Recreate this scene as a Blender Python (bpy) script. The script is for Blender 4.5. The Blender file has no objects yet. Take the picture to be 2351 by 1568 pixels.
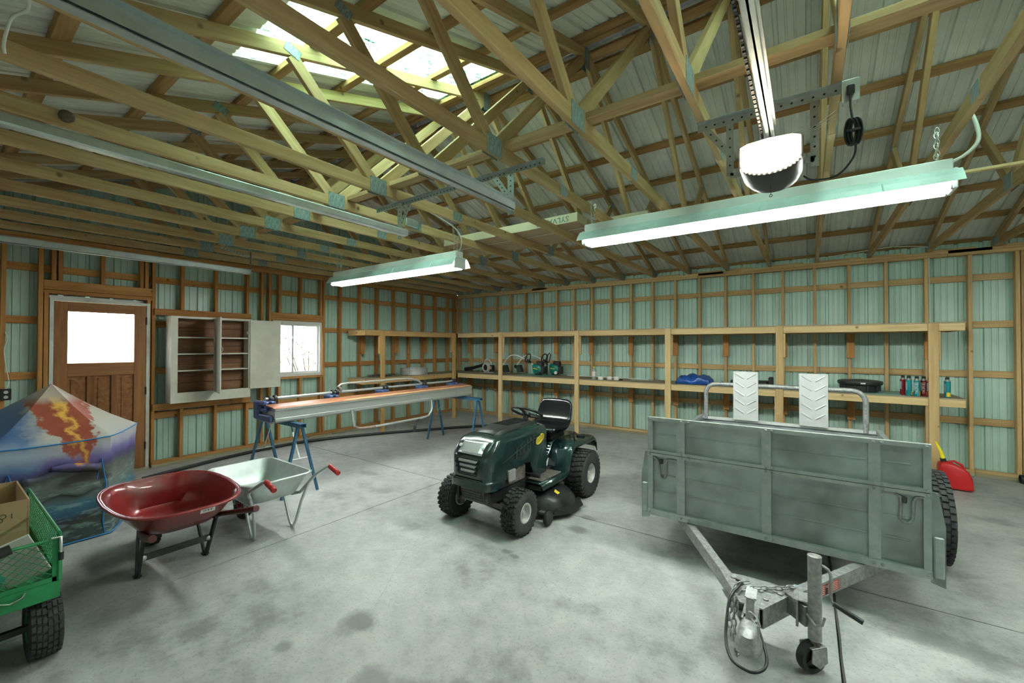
import bpy, bmesh, math, random
from mathutils import Vector, Matrix
random.seed(7)
PI = math.pi
scn = bpy.context.scene
COL = scn.collection

# ------------------------------------------------------------------ camera
H_CAM = 1.655
YAW, PITCH, ROLL = 0.61714196, 0.01097521, 0.0019559
cam_d = bpy.data.cameras.new('camera')
cam = bpy.data.objects.new('camera', cam_d)
COL.objects.link(cam)
cam_d.sensor_fit = 'HORIZONTAL'
cam_d.sensor_width = 36.0
cam_d.lens = 955.13649 / 2351.0 * 36.0
cam_d.clip_start = 0.05
_f = Vector((-math.sin(YAW) * math.cos(PITCH), math.cos(YAW) * math.cos(PITCH), math.sin(PITCH)))
_r = Vector((math.cos(YAW), math.sin(YAW), 0))
_u = _r.cross(_f)
_r2 = math.cos(ROLL) * _r + math.sin(ROLL) * _u
_u2 = -math.sin(ROLL) * _r + math.cos(ROLL) * _u
cam.matrix_world = Matrix(((_r2.x, _u2.x, -_f.x, 0), (_r2.y, _u2.y, -_f.y, 0), (_r2.z, _u2.z, -_f.z, H_CAM), (0, 0, 0, 1)))
scn.camera = cam

# ------------------------------------------------------------------ sky, exposure
world = bpy.data.worlds.new('overcast_sky')
scn.world = world
world.use_nodes = True
_bg = world.node_tree.nodes['Background']
_bg.inputs['Color'].default_value = (0.90, 0.95, 1.0, 1)
_bg.inputs['Strength'].default_value = 12.0
scn.view_settings.view_transform = 'Standard'
scn.view_settings.look = 'None'
scn.view_settings.exposure = 0.08
scn.view_settings.gamma = 1.0
scn.view_settings.use_curve_mapping = False
scn.cycles.use_denoising = True
scn.cycles.adaptive_threshold = 0.2
scn.cycles.adaptive_min_samples = 12
scn.cycles.max_bounces = 4
scn.cycles.diffuse_bounces = 3
scn.cycles.use_light_tree = False
scn.cycles.glossy_bounces = 2
scn.cycles.caustics_reflective = False
scn.cycles.caustics_refractive = False
scn.cycles.transparent_max_bounces = 6
TUBE_POWER = 90.0        # radiance of the lit fluorescent tubes
def portal(name, loc, size, rot):
    l = bpy.data.lights.new(name, 'AREA')
    l.shape = 'RECTANGLE'; l.size, l.size_y = size
    l.cycles.is_portal = True
    o = bpy.data.objects.new(name, l); COL.objects.link(o)
    o.location = loc; o.rotation_euler = rot
    return o

# ------------------------------------------------------------------ mesh builder
def V(*a): return Vector(a if len(a) > 1 else a[0])

class MB:
    def __init__(s): s.v = []; s.f = []
    def add(s, verts, faces):
        o = len(s.v); s.v += [tuple(v) for v in verts]
        s.f += [[i + o for i in f] for f in faces]
        return s
    def box(s, c, d, m=None):
        c = Vector(c); x, y, z = [k / 2 for k in d]
        vs = [Vector((sx * x, sy * y, sz * z)) for sx in (-1, 1) for sy in (-1, 1) for sz in (-1, 1)]
        if m is not None: vs = [m @ v for v in vs]
        return s.add([v + c for v in vs], [(0, 1, 3, 2), (4, 6, 7, 5), (0, 4, 5, 1), (2, 3, 7, 6), (0, 2, 6, 4), (1, 5, 7, 3)])
    def bb(s, x0, x1, y0, y1, z0, z1):
        return s.box(((x0 + x1) / 2, (y0 + y1) / 2, (z0 + z1) / 2), (abs(x1 - x0), abs(y1 - y0), abs(z1 - z0)))
    def cbox(s, c, d, ch, m=None):
        """box with chamfered edges"""
        c = Vector(c); h = [k / 2 for k in d]; vs = []; idx = {}
        for sx in (-1, 1):
            for sy in (-1, 1):
                for sz in (-1, 1):
                    sg = (sx, sy, sz)
                    for ax in range(3):
                        p = [sg[k] * (h[k] if k == ax else h[k] - ch) for k in range(3)]
                        idx[(sg, ax)] = len(vs); v = Vector(p)
                        vs.append((m @ v if m is not None else v) + c)
        fs = []
        for ax in range(3):
            a, b = [k for k in range(3) if k != ax]
            for sg in (-1, 1):
                loop = []
                for (p, q) in ((-1, -1), (1, -1), (1, 1), (-1, 1)):
                    t = [0, 0, 0]; t[ax] = sg; t[a] = p; t[b] = q
                    loop.append(idx[(tuple(t), ax)])
                fs.append(loop)
        for ax in range(3):
            a, b = [k for k in range(3) if k != ax]
            for p in (-1, 1):
                for q in (-1, 1):
                    t0 = [0] * 3; t1 = [0] * 3
                    t0[ax] = -1; t1[ax] = 1; t0[a] = t1[a] = p; t0[b] = t1[b] = q
                    fs.append([idx[(tuple(t0), a)], idx[(tuple(t1), a)], idx[(tuple(t1), b)], idx[(tuple(t0), b)]])
        for sg in [(x, y, z) for x in (-1, 1) for y in (-1, 1) for z in (-1, 1)]:
            fs.append([idx[(sg, 0)], idx[(sg, 1)], idx[(sg, 2)]])
        return s.add(vs, fs)
    @staticmethod
    def frame(d, up=(0, 0, 1)):
        d = Vector(d).normalized(); up = Vector(up)
        if abs(d.dot(up.normalized())) > 0.99: up = Vector((1, 0, 0)) if abs(d.x) < 0.9 else Vector((0, 1, 0))
        a = up.cross(d).normalized(); b = d.cross(a)
        return a, b
    def bar(s, p0, p1, w, h, up=(0, 0, 1)):
        p0, p1 = Vector(p0), Vector(p1); a, b = s.frame(p1 - p0, up)
        a = a * w / 2; b = b * h / 2
        vs = [p + i * a + j * b for p in (p0, p1) for (i, j) in ((-1, -1), (1, -1), (1, 1), (-1, 1))]
        return s.add(vs, [(0, 1, 2, 3), (7, 6, 5, 4), (0, 4, 5, 1), (1, 5, 6, 2), (2, 6, 7, 3), (3, 7, 4, 0)])
    def tube(s, pts, r, n=8, closed=False, cap=True):
        pts = [Vector(p) for p in pts]; m = len(pts)
        rs = r if isinstance(r, (list, tuple)) else [r] * m
        rings = []; a = None
        for i, p in enumerate(pts):
            if closed: t = (pts[(i + 1) % m] - pts[i - 1])
            else: t = (pts[min(i + 1, m - 1)] - pts[max(i - 1, 0)])
            t.normalize()
            if a is None: a, b = s.frame(t)
            else:
                a = (a - t * a.dot(t))
                if a.length < 1e-6: a, b = s.frame(t)
                a.normalize(); b = t.cross(a)
            rings.append([p + rs[i] * (math.cos(2 * PI * k / n) * a + math.sin(2 * PI * k / n) * b) for k in range(n)])
        return s.loft(rings, cap=cap and not closed, loop=closed)
    def cyl(s, p0, p1, r, n=16, r1=None):
        return s.tube([p0, p1], [r, r if r1 is None else r1], n)
    def loft(s, rings, cap=True, loop=False, closed=True):
        n = len(rings[0]); o = len(s.v)
        for rg in rings: s.v += [tuple(v) for v in rg]
        m = len(rings); R = m if loop else m - 1
        for i in range(R):
            j = (i + 1) % m
            for k in range(n if closed else n - 1):
                l = (k + 1) % n
                s.f.append([o + i * n + k, o + i * n + l, o + j * n + l, o + j * n + k])
        if cap == 'end': s.f.append([o + (m - 1) * n + k for k in range(n)])
        elif cap:
            s.f.append([o + k for k in range(n)][::-1]); s.f.append([o + (m - 1) * n + k for k in range(n)])
        return s
    def lathe(s, prof, n=24, o=(0, 0, 0), ax=(0, 0, 1)):
        """prof: (radius, height) pairs"""
        o = Vector(o); ax = Vector(ax).normalized(); a, b = s.frame(ax)
        rings = [[o + ax * h + max(r, 1e-5) * (math.cos(2 * PI * k / n) * a + math.sin(2 * PI * k / n) * b) for k in range(n)] for r, h in prof]
        return s.loft(rings, cap=True)
    def prism(s, poly, o, a, b, d):
        """2-D polygon in axes a, b extruded by vector d"""
        o, a, b, d = Vector(o), Vector(a), Vector(b), Vector(d)
        r0 = [o + a * x + b * y for x, y in poly]
        return s.loft([r0, [p + d for p in r0]])
    def torus(s, o, ax, R, r, n=24, m=8):
        a, b = s.frame(ax)
        return s.tube([Vector(o) + R * (math.cos(2 * PI * k / n) * a + math.sin(2 * PI * k / n) * b) for k in range(n)], r, m, closed=True)
    def sweep(s, prof, pts, side):
        """sweep an open/closed 2-D profile (u along side, w along normal) down a path lying in the plane normal to side"""
        side = Vector(side).normalized(); pts = [Vector(p) for p in pts]; rings = []
        for i, p in enumerate(pts):
            t = (pts[min(i + 1, len(pts) - 1)] - pts[max(i - 1, 0)]).normalized()
            nrm = t.cross(side)
            rings.append([p + side * u + nrm * w for u, w in prof])
        return s.loft(rings)
    def xf(s, m):
        s.v = [tuple(m @ Vector(v)) for v in s.v]; return s
    def build(s, name, mat, parent=None, smooth=None, solid=0, sub=0, local=False, bevel=0):
        off = Vector((0, 0, 0)); q = parent
        if not local:
            while q is not None: off += Vector(q.location); q = q.parent
        me = bpy.data.meshes.new(name)
        me.from_pydata([tuple(Vector(v) - off) for v in s.v], [], s.f)
        bm = bmesh.new(); bm.from_mesh(me)
        bmesh.ops.recalc_face_normals(bm, faces=bm.faces)
        bm.to_mesh(me); bm.free()
        if smooth is not None:
            me.shade_smooth(); me.set_sharp_from_angle(angle=math.radians(smooth))
        me.materials.append(mat)
        o = bpy.data.objects.new(name, me); COL.objects.link(o)
        if parent is not None: o.parent = parent
        if solid:
            md = o.modifiers.new('solid', 'SOLIDIFY'); md.thickness = solid; md.offset = 0
        if bevel:
            md = o.modifiers.new('bevel', 'BEVEL'); md.width = bevel; md.segments = 2; md.limit_method = 'ANGLE'
        if sub:
            md = o.modifiers.new('sub', 'SUBSURF'); md.levels = md.render_levels = sub
        return o

def thing(name, label, cat, loc=(0, 0, 0), group=None):
    o = bpy.data.objects.new(name, None); COL.objects.link(o)
    o.empty_display_size = 0.1
    o.location = loc; o['label'] = label; o['category'] = cat
    if group: o['group'] = group
    return o
def tag(o, label, cat, group=None):
    o['label'] = label; o['category'] = cat
    if group: o['group'] = group
    return o
def struct(name, label=None):
    o = bpy.data.objects.new(name, None); COL.objects.link(o)
    o['kind'] = 'structure'
    if label: o['label'] = label
    return o
def sub_empty(name, parent, loc=(0, 0, 0)):
    o = bpy.data.objects.new(name, None); COL.objects.link(o); o.parent = parent; o.location = loc
    o.empty_display_size = 0.1
    return o
def copy_tree(o, parent=None):
    c = o.copy(); COL.objects.link(c); c.parent = parent
    for ch in list(o.children): copy_tree(ch, c)
    return c

_boards = {}
def board(name, p0, p1, w, t, mat, parent, up=(0, 0, 1)):
    """lumber: length along p0-p1, w = size along up, t = size across; local X is the grain direction"""
    p0, p1 = Vector(p0), Vector(p1); d = p1 - p0; L = d.length; x = d.normalized()
    a, b = MB.frame(x, up)
    key = (round(L, 3), round(w, 4), round(t, 4), mat.name)
    me = _boards.get(key)
    if me is None:
        m = MB().cbox((0, 0, 0), (L, t, w), 0.0025)
        me = bpy.data.meshes.new(name); me.from_pydata(m.v, [], m.f)
        bm = bmesh.new(); bm.from_mesh(me); bmesh.ops.recalc_face_normals(bm, faces=bm.faces); bm.to_mesh(me); bm.free()
        me.materials.append(mat); _boards[key] = me
    o = bpy.data.objects.new(name, me); COL.objects.link(o)
    c = (p0 + p1) / 2; q = parent
    while q is not None: c = c - Vector(q.location); q = q.parent
    o.parent = parent
    o.matrix_local = Matrix(((x.x, a.x, b.x, c.x), (x.y, a.y, b.y, c.y), (x.z, a.z, b.z, c.z), (0, 0, 0, 1)))
    return o

def text(s, name, size, loc, rx, mat, parent, ext=0.001, xs=1.0, align='CENTER'):
    """flat lettering; rx: (right, up) axes"""
    cu = bpy.data.curves.new(name, 'FONT'); cu.body = s; cu.size = size; cu.extrude = ext
    cu.align_x = align; cu.align_y = 'CENTER'; cu.space_character = 1.0
    cu.resolution_u = 2
    cu.materials.append(mat)
    tmp = bpy.data.objects.new(name, cu); COL.objects.link(tmp)
    dg = bpy.context.evaluated_depsgraph_get(); me = bpy.data.meshes.new_from_object(tmp.evaluated_get(dg))
    bpy.data.objects.remove(tmp); me.materials.clear(); me.materials.append(mat)
    o = bpy.data.objects.new(name, me); COL.objects.link(o)
    r = Vector(rx[0]).normalized(); u = Vector(rx[1]).normalized(); n = r.cross(u)
    c = Vector(loc); q = parent
    while q is not None: c = c - Vector(q.location); q = q.parent
    o.parent = parent
    o.matrix_local = Matrix(((r.x * xs, u.x, n.x, c.x), (r.y * xs, u.y, n.y, c.y), (r.z * xs, u.z, n.z, c.z), (0, 0, 0, 1)))
    return o

# ------------------------------------------------------------------ materials
def nodes(name):
    m = bpy.data.materials.new(name); m.use_nodes = True
    nt = m.node_tree; b = nt.nodes['Principled BSDF']
    return m, nt, b
def N(nt, t, **k):
    n = nt.nodes.new(t)
    for a, v in k.items(): setattr(n, a, v)
    return n
def L(nt, a, b): nt.links.new(a, b)
def ramp(nt, stops, interp='LINEAR'):
    r = N(nt, 'ShaderNodeValToRGB'); e = r.color_ramp.elements; r.color_ramp.interpolation = interp
    while len(e) > 1: e.remove(e[-1])
    e[0].position = stops[0][0]; e[0].color = (*stops[0][1], 1) if len(stops[0][1]) == 3 else stops[0][1]
    for p, c in stops[1:]:
        q = e.new(p); q.color = (*c, 1) if len(c) == 3 else c
    return r
def objco(nt, scale=(1, 1, 1), rnd=False):
    tc = N(nt, 'ShaderNodeTexCoord'); mp = N(nt, 'ShaderNodeMapping')
    mp.inputs['Scale'].default_value = scale
    L(nt, tc.outputs['Object'], mp.inputs['Vector'])
    if rnd:
        oi = N(nt, 'ShaderNodeObjectInfo'); cx = N(nt, 'ShaderNodeCombineXYZ'); mu = N(nt, 'ShaderNodeMath', operation='MULTIPLY')
        mu.inputs[1].default_value = 60.0
        L(nt, oi.outputs['Random'], mu.inputs[0])
        for i in range(3): L(nt, mu.outputs[0], cx.inputs[i])
        L(nt, cx.outputs[0], mp.inputs['Location'])
    return mp.outputs[0]
def noise(nt, vec, scale, detail=4, rough=0.6, dist=0.0):
    n = N(nt, 'ShaderNodeTexNoise'); n.inputs['Scale'].default_value = scale
    n.inputs['Detail'].default_value = detail; n.inputs['Roughness'].default_value = rough; n.inputs['Distortion'].default_value = dist
    if vec is not None: L(nt, vec, n.inputs['Vector'])
    return n
def mix(nt, fac, a, b, mode='MIX'):
    m = N(nt, 'ShaderNodeMix', data_type='RGBA', blend_type=mode)
    for s, v in ((m.inputs[0], fac), (m.inputs[6], a), (m.inputs[7], b)):
        if hasattr(v, 'links'): L(nt, v, s)
        elif isinstance(v, (int, float)): s.default_value = v
        else: s.default_value = (*v, 1) if len(v) == 3 else v
    return m.outputs[2]
def math_(nt, op, a, b=None, clamp=False):
    m = N(nt, 'ShaderNodeMath', operation=op, use_clamp=clamp)
    for i, v in enumerate((a, b)):
        if v is None: continue
        if hasattr(v, 'links'): L(nt, v, m.inputs[i])
        else: m.inputs[i].default_value = v
    return m.outputs[0]
def bump(nt, b, h, strength, dist=0.01):
    bp = N(nt, 'ShaderNodeBump'); bp.inputs['Strength'].default_value = strength; bp.inputs['Distance'].default_value = dist
    L(nt, h, bp.inputs['Height']); L(nt, bp.outputs[0], b.inputs['Normal'])

def pbr(name, col, rough=0.6, metal=0.0, var=0.12, scale=9.0, bmp=0.0, coat=0.0, stretch=(1, 1, 1), dirt=None, spec=0.5):
    m, nt, b = nodes(name)
    v = objco(nt, stretch)
    n = noise(nt, v, scale, 3)
    r = ramp(nt, [(0.3, tuple(c * (1 - var) for c in col)), (0.7, tuple(min(1, c * (1 + var)) for c in col))])
    L(nt, n.outputs[0], r.inputs[0]); c = r.outputs[0]
    if dirt:
        n2 = noise(nt, v, scale * 0.35, 3, 0.7); r2 = ramp(nt, [(0.5, (0, 0, 0)), (0.72, (1, 1, 1))])
        L(nt, n2.outputs[0], r2.inputs[0])
        c = mix(nt, math_(nt, 'MULTIPLY', r2.outputs[0], dirt[1]), c, dirt[0])
    L(nt, c, b.inputs['Base Color'])
    b.inputs['Roughness'].default_value = rough; b.inputs['Metallic'].default_value = metal
    b.inputs['Coat Weight'].default_value = coat; b.inputs['Specular IOR Level'].default_value = spec
    if bmp: bump(nt, b, n.outputs[0], bmp)
    return m

def wood(name, dark, light, rough=0.75, knots=True, hue=0.12):
    m, nt, b = nodes(name)
    v = objco(nt, (1.1, 16, 16), rnd=True)
    n = noise(nt, v, 1.6, 3, 0.62, 0.6)
    n2 = noise(nt, v, 0.42, 1, 0.5, 2.2)
    f = math_(nt, 'ADD', math_(nt, 'MULTIPLY', n.outputs[0], 0.6), math_(nt, 'MULTIPLY', n2.outputs[0], 0.4))
    r = ramp(nt, [(0.30, dark), (0.68, light)]); L(nt, f, r.inputs[0]); c = r.outputs[0]
    oi = N(nt, 'ShaderNodeObjectInfo')
    rr = ramp(nt, [(0.0, (1 - hue, 1 - hue * 1.5, 1 - hue * 2.0)), (0.5, (1, 1, 1)), (1.0, (1 + hue * 0.6, 1 + hue * 0.6, 1 + hue * 0.4))])
    L(nt, oi.outputs['Random'], rr.inputs[0])
    c = mix(nt, 1.0, c, rr.outputs[0], 'MULTIPLY')
    if knots:
        v2 = objco(nt, (1, 1.0, 1.0), rnd=True)
        vo = N(nt, 'ShaderNodeTexVoronoi'); vo.inputs['Scale'].default_value = 4.2; L(nt, v2, vo.inputs['Vector'])
        kr = ramp(nt, [(0.045, (0.75, 0.75, 0.75)), (0.10, (0, 0, 0))]); L(nt, vo.outputs['Distance'], kr.inputs[0])
        c = mix(nt, kr.outputs[0], c, tuple(k * 0.35 for k in dark))
    L(nt, c, b.inputs['Base Color']); b.inputs['Roughness'].default_value = rough
    b.inputs['Specular IOR Level'].default_value = 0.25
    return m

def emit(name, col, s):
    m, nt, b = nodes(name)
    b.inputs['Base Color'].default_value = (*col, 1)
    b.inputs['Emission Color'].default_value = (*col, 1); b.inputs['Emission Strength'].default_value = s
    return m

def clear(name, col=(1, 1, 1), dirt=0.0, gloss=0.04, dirt_scale=6.0, stretch=(1, 1, 1), dcol=(0.35, 0.5, 0.45)):
    """thin sheet: light passes straight through, tinted, with specks of dirt on it"""
    m, nt, b = nodes(name); out = nt.nodes['Material Output']
    t = N(nt, 'ShaderNodeBsdfTransparent'); t.inputs[0].default_value = (*col, 1)
    g = N(nt, 'ShaderNodeBsdfGlossy'); g.inputs['Roughness'].default_value = 0.05
    mx = N(nt, 'ShaderNodeMixShader'); mx.inputs[0].default_value = gloss
    L(nt, t.outputs[0], mx.inputs[1]); L(nt, g.outputs[0], mx.inputs[2]); last = mx.outputs[0]
    if dirt:
        v = objco(nt, stretch); n = noise(nt, v, dirt_scale, 6, 0.75)
        r = ramp(nt, [(0.55, (0, 0, 0)), (0.60, (1, 1, 1))]); L(nt, n.outputs[0], r.inputs[0])
        t2 = N(nt, 'ShaderNodeBsdfTransparent'); t2.inputs[0].default_value = (*[k * 0.05 for k in dcol], 1)
        d2 = N(nt, 'ShaderNodeMixShader'); L(nt, math_(nt, 'MULTIPLY', r.outputs[0], dirt), d2.inputs[0])
        L(nt, last, d2.inputs[1]); L(nt, t2.outputs[0], d2.inputs[2]); last = d2.outputs[0]
    L(nt, last, out.inputs['Surface'])
    return m
# ------------------------------------------------------------------ shared materials
M = {}
M['stud'] = wood('stud_wood', (0.44, 0.28, 0.12), (0.66, 0.47, 0.24))
M['stud_orange'] = wood('stud_wood_orange', (0.34, 0.15, 0.045), (0.55, 0.29, 0.10))
M['truss'] = wood('truss_wood', (0.36, 0.228, 0.10), (0.58, 0.43, 0.225))
M['purlin'] = wood('purlin_wood', (0.28, 0.155, 0.06), (0.50, 0.32, 0.14))
M['pale'] = wood('pale_lumber', (0.52, 0.36, 0.17), (0.72, 0.55, 0.30))
M['shelf_orange'] = wood('shelf_lumber_orange', (0.46, 0.27, 0.10), (0.66, 0.44, 0.19))
M['ply'] = wood('shelf_plywood', (0.30, 0.25, 0.16), (0.42, 0.35, 0.24), knots=False, hue=0.05)
M['sill'] = wood('treated_sill_wood', (0.26, 0.24, 0.15), (0.42, 0.38, 0.26))
M['wallmetal'] = pbr('wall_sheet_metal', (0.45, 0.63, 0.535), 0.40, 0.0, 0.06, 2.0, spec=0.5)
M['roofmetal'] = pbr('roof_sheet_metal', (0.76, 0.79, 0.72), 0.38, 0.0, 0.10, 2.5, spec=0.5)
M['galv'] = pbr('galvanized_steel', (0.50, 0.53, 0.52), 0.42, 0.85, 0.14, 14)
M['galv_teal'] = pbr('galvanized_track', (0.48, 0.55, 0.54), 0.40, 0.8, 0.10, 10)
M['plate'] = pbr('punched_plate_steel', (0.26, 0.33, 0.33), 0.55, 0.4, 0.45, 60, stretch=(2.2, 1, .35))
M['black'] = pbr('black_plastic', (0.016, 0.017, 0.018), 0.45, 0, 0.2, 12)
M['dark'] = pbr('dark_steel', (0.045, 0.045, 0.046), 0.5, 0.4, 0.25, 14)
M['rubber'] = pbr('tire_rubber', (0.030, 0.031, 0.031), 0.78, 0, 0.35, 25, bmp=0.1)
M['white_paint'] = pbr('white_painted_steel', (0.78, 0.82, 0.80), 0.4, 0, 0.04, 4)
M['white'] = pbr('white_plastic', (0.75, 0.76, 0.74), 0.4, 0, 0.04, 6)
M['cable'] = pbr('white_cable_sheath', (0.70, 0.72, 0.66), 0.5, 0, 0.06, 8)
M['tube'] = emit('lit_fluorescent_tube', (0.97, 1.0, 0.94), TUBE_POWER)
M['fixture'] = pbr('fixture_enamel', (0.56, 0.72, 0.70), 0.35, 0, 0.10, 7)  # white enamel with the teal cast of the light put into its colour
M['chain'] = pbr('zinc_chain', (0.55, 0.56, 0.54), 0.35, 0.9, 0.1, 20)
M['glass'] = clear('window_glass', (0.97, 0.98, 0.99), 0.05, 0.04, 14)
M['skylight'] = clear('skylight_sheet', (0.64, 0.98, 0.76), 0.95, 0.03, 7.0, (3.5, 0.55, 1.0))
M['doorwood'] = wood('door_wood', (0.17, 0.065, 0.022), (0.34, 0.155, 0.055), 0.5, knots=False, hue=0.06)
M['frame_white'] = pbr('worn_white_paint', (0.62, 0.64, 0.58), 0.55, 0, 0.06, 6, dirt=((0.30, 0.24, 0.16), 0.6))
M['vinyl'] = pbr('white_vinyl', (0.72, 0.73, 0.70), 0.4, 0, 0.05, 5)

def concrete():
    m, nt, b = nodes('concrete_slab')
    v = objco(nt)
    n1 = noise(nt, v, 0.9, 4, 0.65); n2 = noise(nt, v, 7.0, 5, 0.7); n3 = noise(nt, v, 60, 1, 0.6)
    f = math_(nt, 'ADD', math_(nt, 'MULTIPLY', n1.outputs[0], 0.6), math_(nt, 'MULTIPLY', n2.outputs[0], 0.4))
    r = ramp(nt, [(0.36, (0.22, 0.224, 0.216)), (0.47, (0.38, 0.383, 0.372)), (0.62, (0.52, 0.523, 0.508))]); L(nt, f, r.inputs[0])
    c = r.outputs[0]
    sp = ramp(nt, [(0.58, (0, 0, 0)), (0.68, (1, 1, 1))]); L(nt, n3.outputs[0], sp.inputs[0])
    c = mix(nt, math_(nt, 'MULTIPLY', sp.outputs[0], 0.30), c, (0.16, 0.16, 0.15))
    # oil spots, worn patches and broad darker areas, each where it lies on the slab
    tot = None
    sep = N(nt, 'ShaderNodeSeparateXYZ'); L(nt, v, sep.inputs[0])
    wob = math_(nt, 'MULTIPLY', math_(nt, 'SUBTRACT', n2.outputs[0], 0.5), 1.5)
    for (x, y, rx, ry, s) in STAINS_AND_PATCHES:
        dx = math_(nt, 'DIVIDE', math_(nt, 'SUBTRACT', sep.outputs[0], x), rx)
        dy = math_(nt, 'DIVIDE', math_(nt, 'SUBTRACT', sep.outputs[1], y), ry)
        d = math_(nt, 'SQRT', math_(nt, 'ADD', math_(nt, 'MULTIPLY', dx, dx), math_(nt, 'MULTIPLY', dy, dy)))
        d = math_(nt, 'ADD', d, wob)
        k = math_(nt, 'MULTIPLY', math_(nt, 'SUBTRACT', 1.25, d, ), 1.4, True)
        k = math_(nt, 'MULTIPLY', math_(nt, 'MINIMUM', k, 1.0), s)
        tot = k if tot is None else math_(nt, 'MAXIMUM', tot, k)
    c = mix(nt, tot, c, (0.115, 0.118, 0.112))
    # hairline scuffs
    wv = N(nt, 'ShaderNodeTexVoronoi', feature='DISTANCE_TO_EDGE'); wv.inputs['Scale'].default_value = 1.1
    vd = mix(nt, 0.12, v, n1.outputs['Color']); L(nt, vd, wv.inputs['Vector'])
    cr = ramp(nt, [(0.0, (1, 1, 1)), (0.0035, (0, 0, 0))]); L(nt, wv.outputs['Distance'], cr.inputs[0])
    ms = ramp(nt, [(0.5, (0, 0, 0)), (0.6, (1, 1, 1))]); L(nt, n1.outputs[0], ms.inputs[0])
    c = mix(nt, math_(nt, 'MULTIPLY', math_(nt, 'MULTIPLY', cr.outputs[0], ms.outputs[0]), 0.35), c, (0.15, 0.15, 0.14))
    L(nt, c, b.inputs['Base Color'])
    rr = ramp(nt, [(0.3, (0.42, 0.42, 0.42)), (0.7, (0.62, 0.62, 0.62))]); L(nt, n2.outputs[0], rr.inputs[0])
    L(nt, rr.outputs[0], b.inputs['Roughness']); b.inputs['Specular IOR Level'].default_value = 0.35
    return m
STAINS_AND_PATCHES = [(-2.20, 1.52, .13, .10, .75), (-2.90, .93, .10, .13, .45), (-1.60, 1.36, .10, .07, .55), (-1.75, 1.28, .13, .09, .6),
          (-1.35, 1.50, .08, .06, .5), (-2.35, 1.15, .05, .05, .5), (-1.98, 2.72, .05, .04, .6), (-1.90, 2.70, .06, .03, .55), (-1.70, 3.42, .12, .07, .65),
          (-1.73, 3.72, .09, .05, .55), (-1.90, 3.95, .04, .04, .5), (.62, 3.30, .32, .11, .6), (.98, 2.98, .40, .10, .6), (.60, 2.68, .22, .14, .25),
          (1.45, 5.90, .18, .12, .4), (1.62, 5.35, .16, .10, .4), (-4.65, 3.35, .14, .09, .4), (-4.30, 2.62, .20, .10, .35), (-3.95, 3.05, .12, .12, .4),
          (-2.95, 2.55, .07, .10, .25), (-3.10, 1.32, .10, .10, .2), (-1.15, 1.62, .15, .10, .25), (-.75, 1.72, .20, .12, .22), (-3.15, 4.75, .18, .12, .3),
          (-1.20, 2.40, .14, .09, .3), (-2.45, 3.35, .45, .25, .22), (-.20, 4.40, .7, .55, .25)]  # last two: broad faint darker areas under the mower and the trailer
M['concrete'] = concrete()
M['dirtjoint'] = pbr('dark_joint', (0.03, 0.03, 0.03), 0.9)

# ------------------------------------------------------------------ room dimensions
XG, YE = -7.35, 7.93           # metal planes: gable wall with the door, eave wall with the long shelf
XR, YF = 4.87, -0.69           # walls behind and beside the camera
Z_CH = 2.930                   # underside of the truss bottom chords
Y_RIDGE, HALF = 3.60, 4.29
def roof_z(y, off=0.0): return 4.475 - abs(y - Y_RIDGE) / 3.0 + off   # top line of the top chords

# ------------------------------------------------------------------ floor: saw-cut slabs
floor = struct('floor')
xs = [XG, -3.64, 0.135, 3.90, XR]; ys = [YF, 3.69, YE]
for i in range(4):
    for j in range(2):
        g = 0.0045
        MB().bb(xs[i] + g, xs[i + 1] - g, ys[j] + g, ys[j + 1] - g, -0.05, 0).build('slab', M['concrete'], floor)
MB().bb(XG - 0.05, XR + 0.05, YF - 0.05, YE + 0.05, -0.08, -0.022).build('joint_base', M['dirtjoint'], floor)
gnd = MB().bb(-60, 60, -60, 60, -0.4, -0.12).build('ground', pbr('yard_ground', (0.30, 0.28, 0.18), 0.9, 0, 0.3, 0.6)); gnd['kind'] = 'structure'

# ------------------------------------------------------------------ ribbed sheets
PER = 0.2286
PROF = [(0, 0), (.008, .024), (.034, .024), (.042, 0), (.086, 0), (.090, .008), (.102, .008), (.106, 0), (.148, 0), (.152, .008), (.164, .008), (.168, 0)]
def rib_samples(s0, s1, base=0.0):
    k0 = int(math.floor((s0 - base) / PER)) - 1; out = []
    k = k0
    while base + k * PER <= s1 + PER:
        out += [(base + k * PER + a, d) for a, d in PROF]; k += 1
    def at(s):
        for (a, da), (b, db) in zip(out, out[1:]):
            if a <= s <= b: return da + (db - da) * (s - a) / max(b - a, 1e-9)
        return 0
    mid = [(s, d) for s, d in out if s0 + 1e-4 < s < s1 - 1e-4]
    return [(s0, at(s0))] + mid + [(s1, at(s1))]
def sheet(name, parent, mat, s0, s1, f_lo, f_hi):
    """f_lo(s, depth), f_hi(s, depth) give the two end points of each corrugation line"""
    sm = rib_samples(s0, s1); m = MB()
    vs = [f_lo(s, d) for s, d in sm] + [f_hi(s, d) for s, d in sm]; n = len(sm)
    m.add(vs, [(i, i + 1, n + i + 1, n + i) for i in range(n - 1)])
    return m.build(name, mat, parent)
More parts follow.
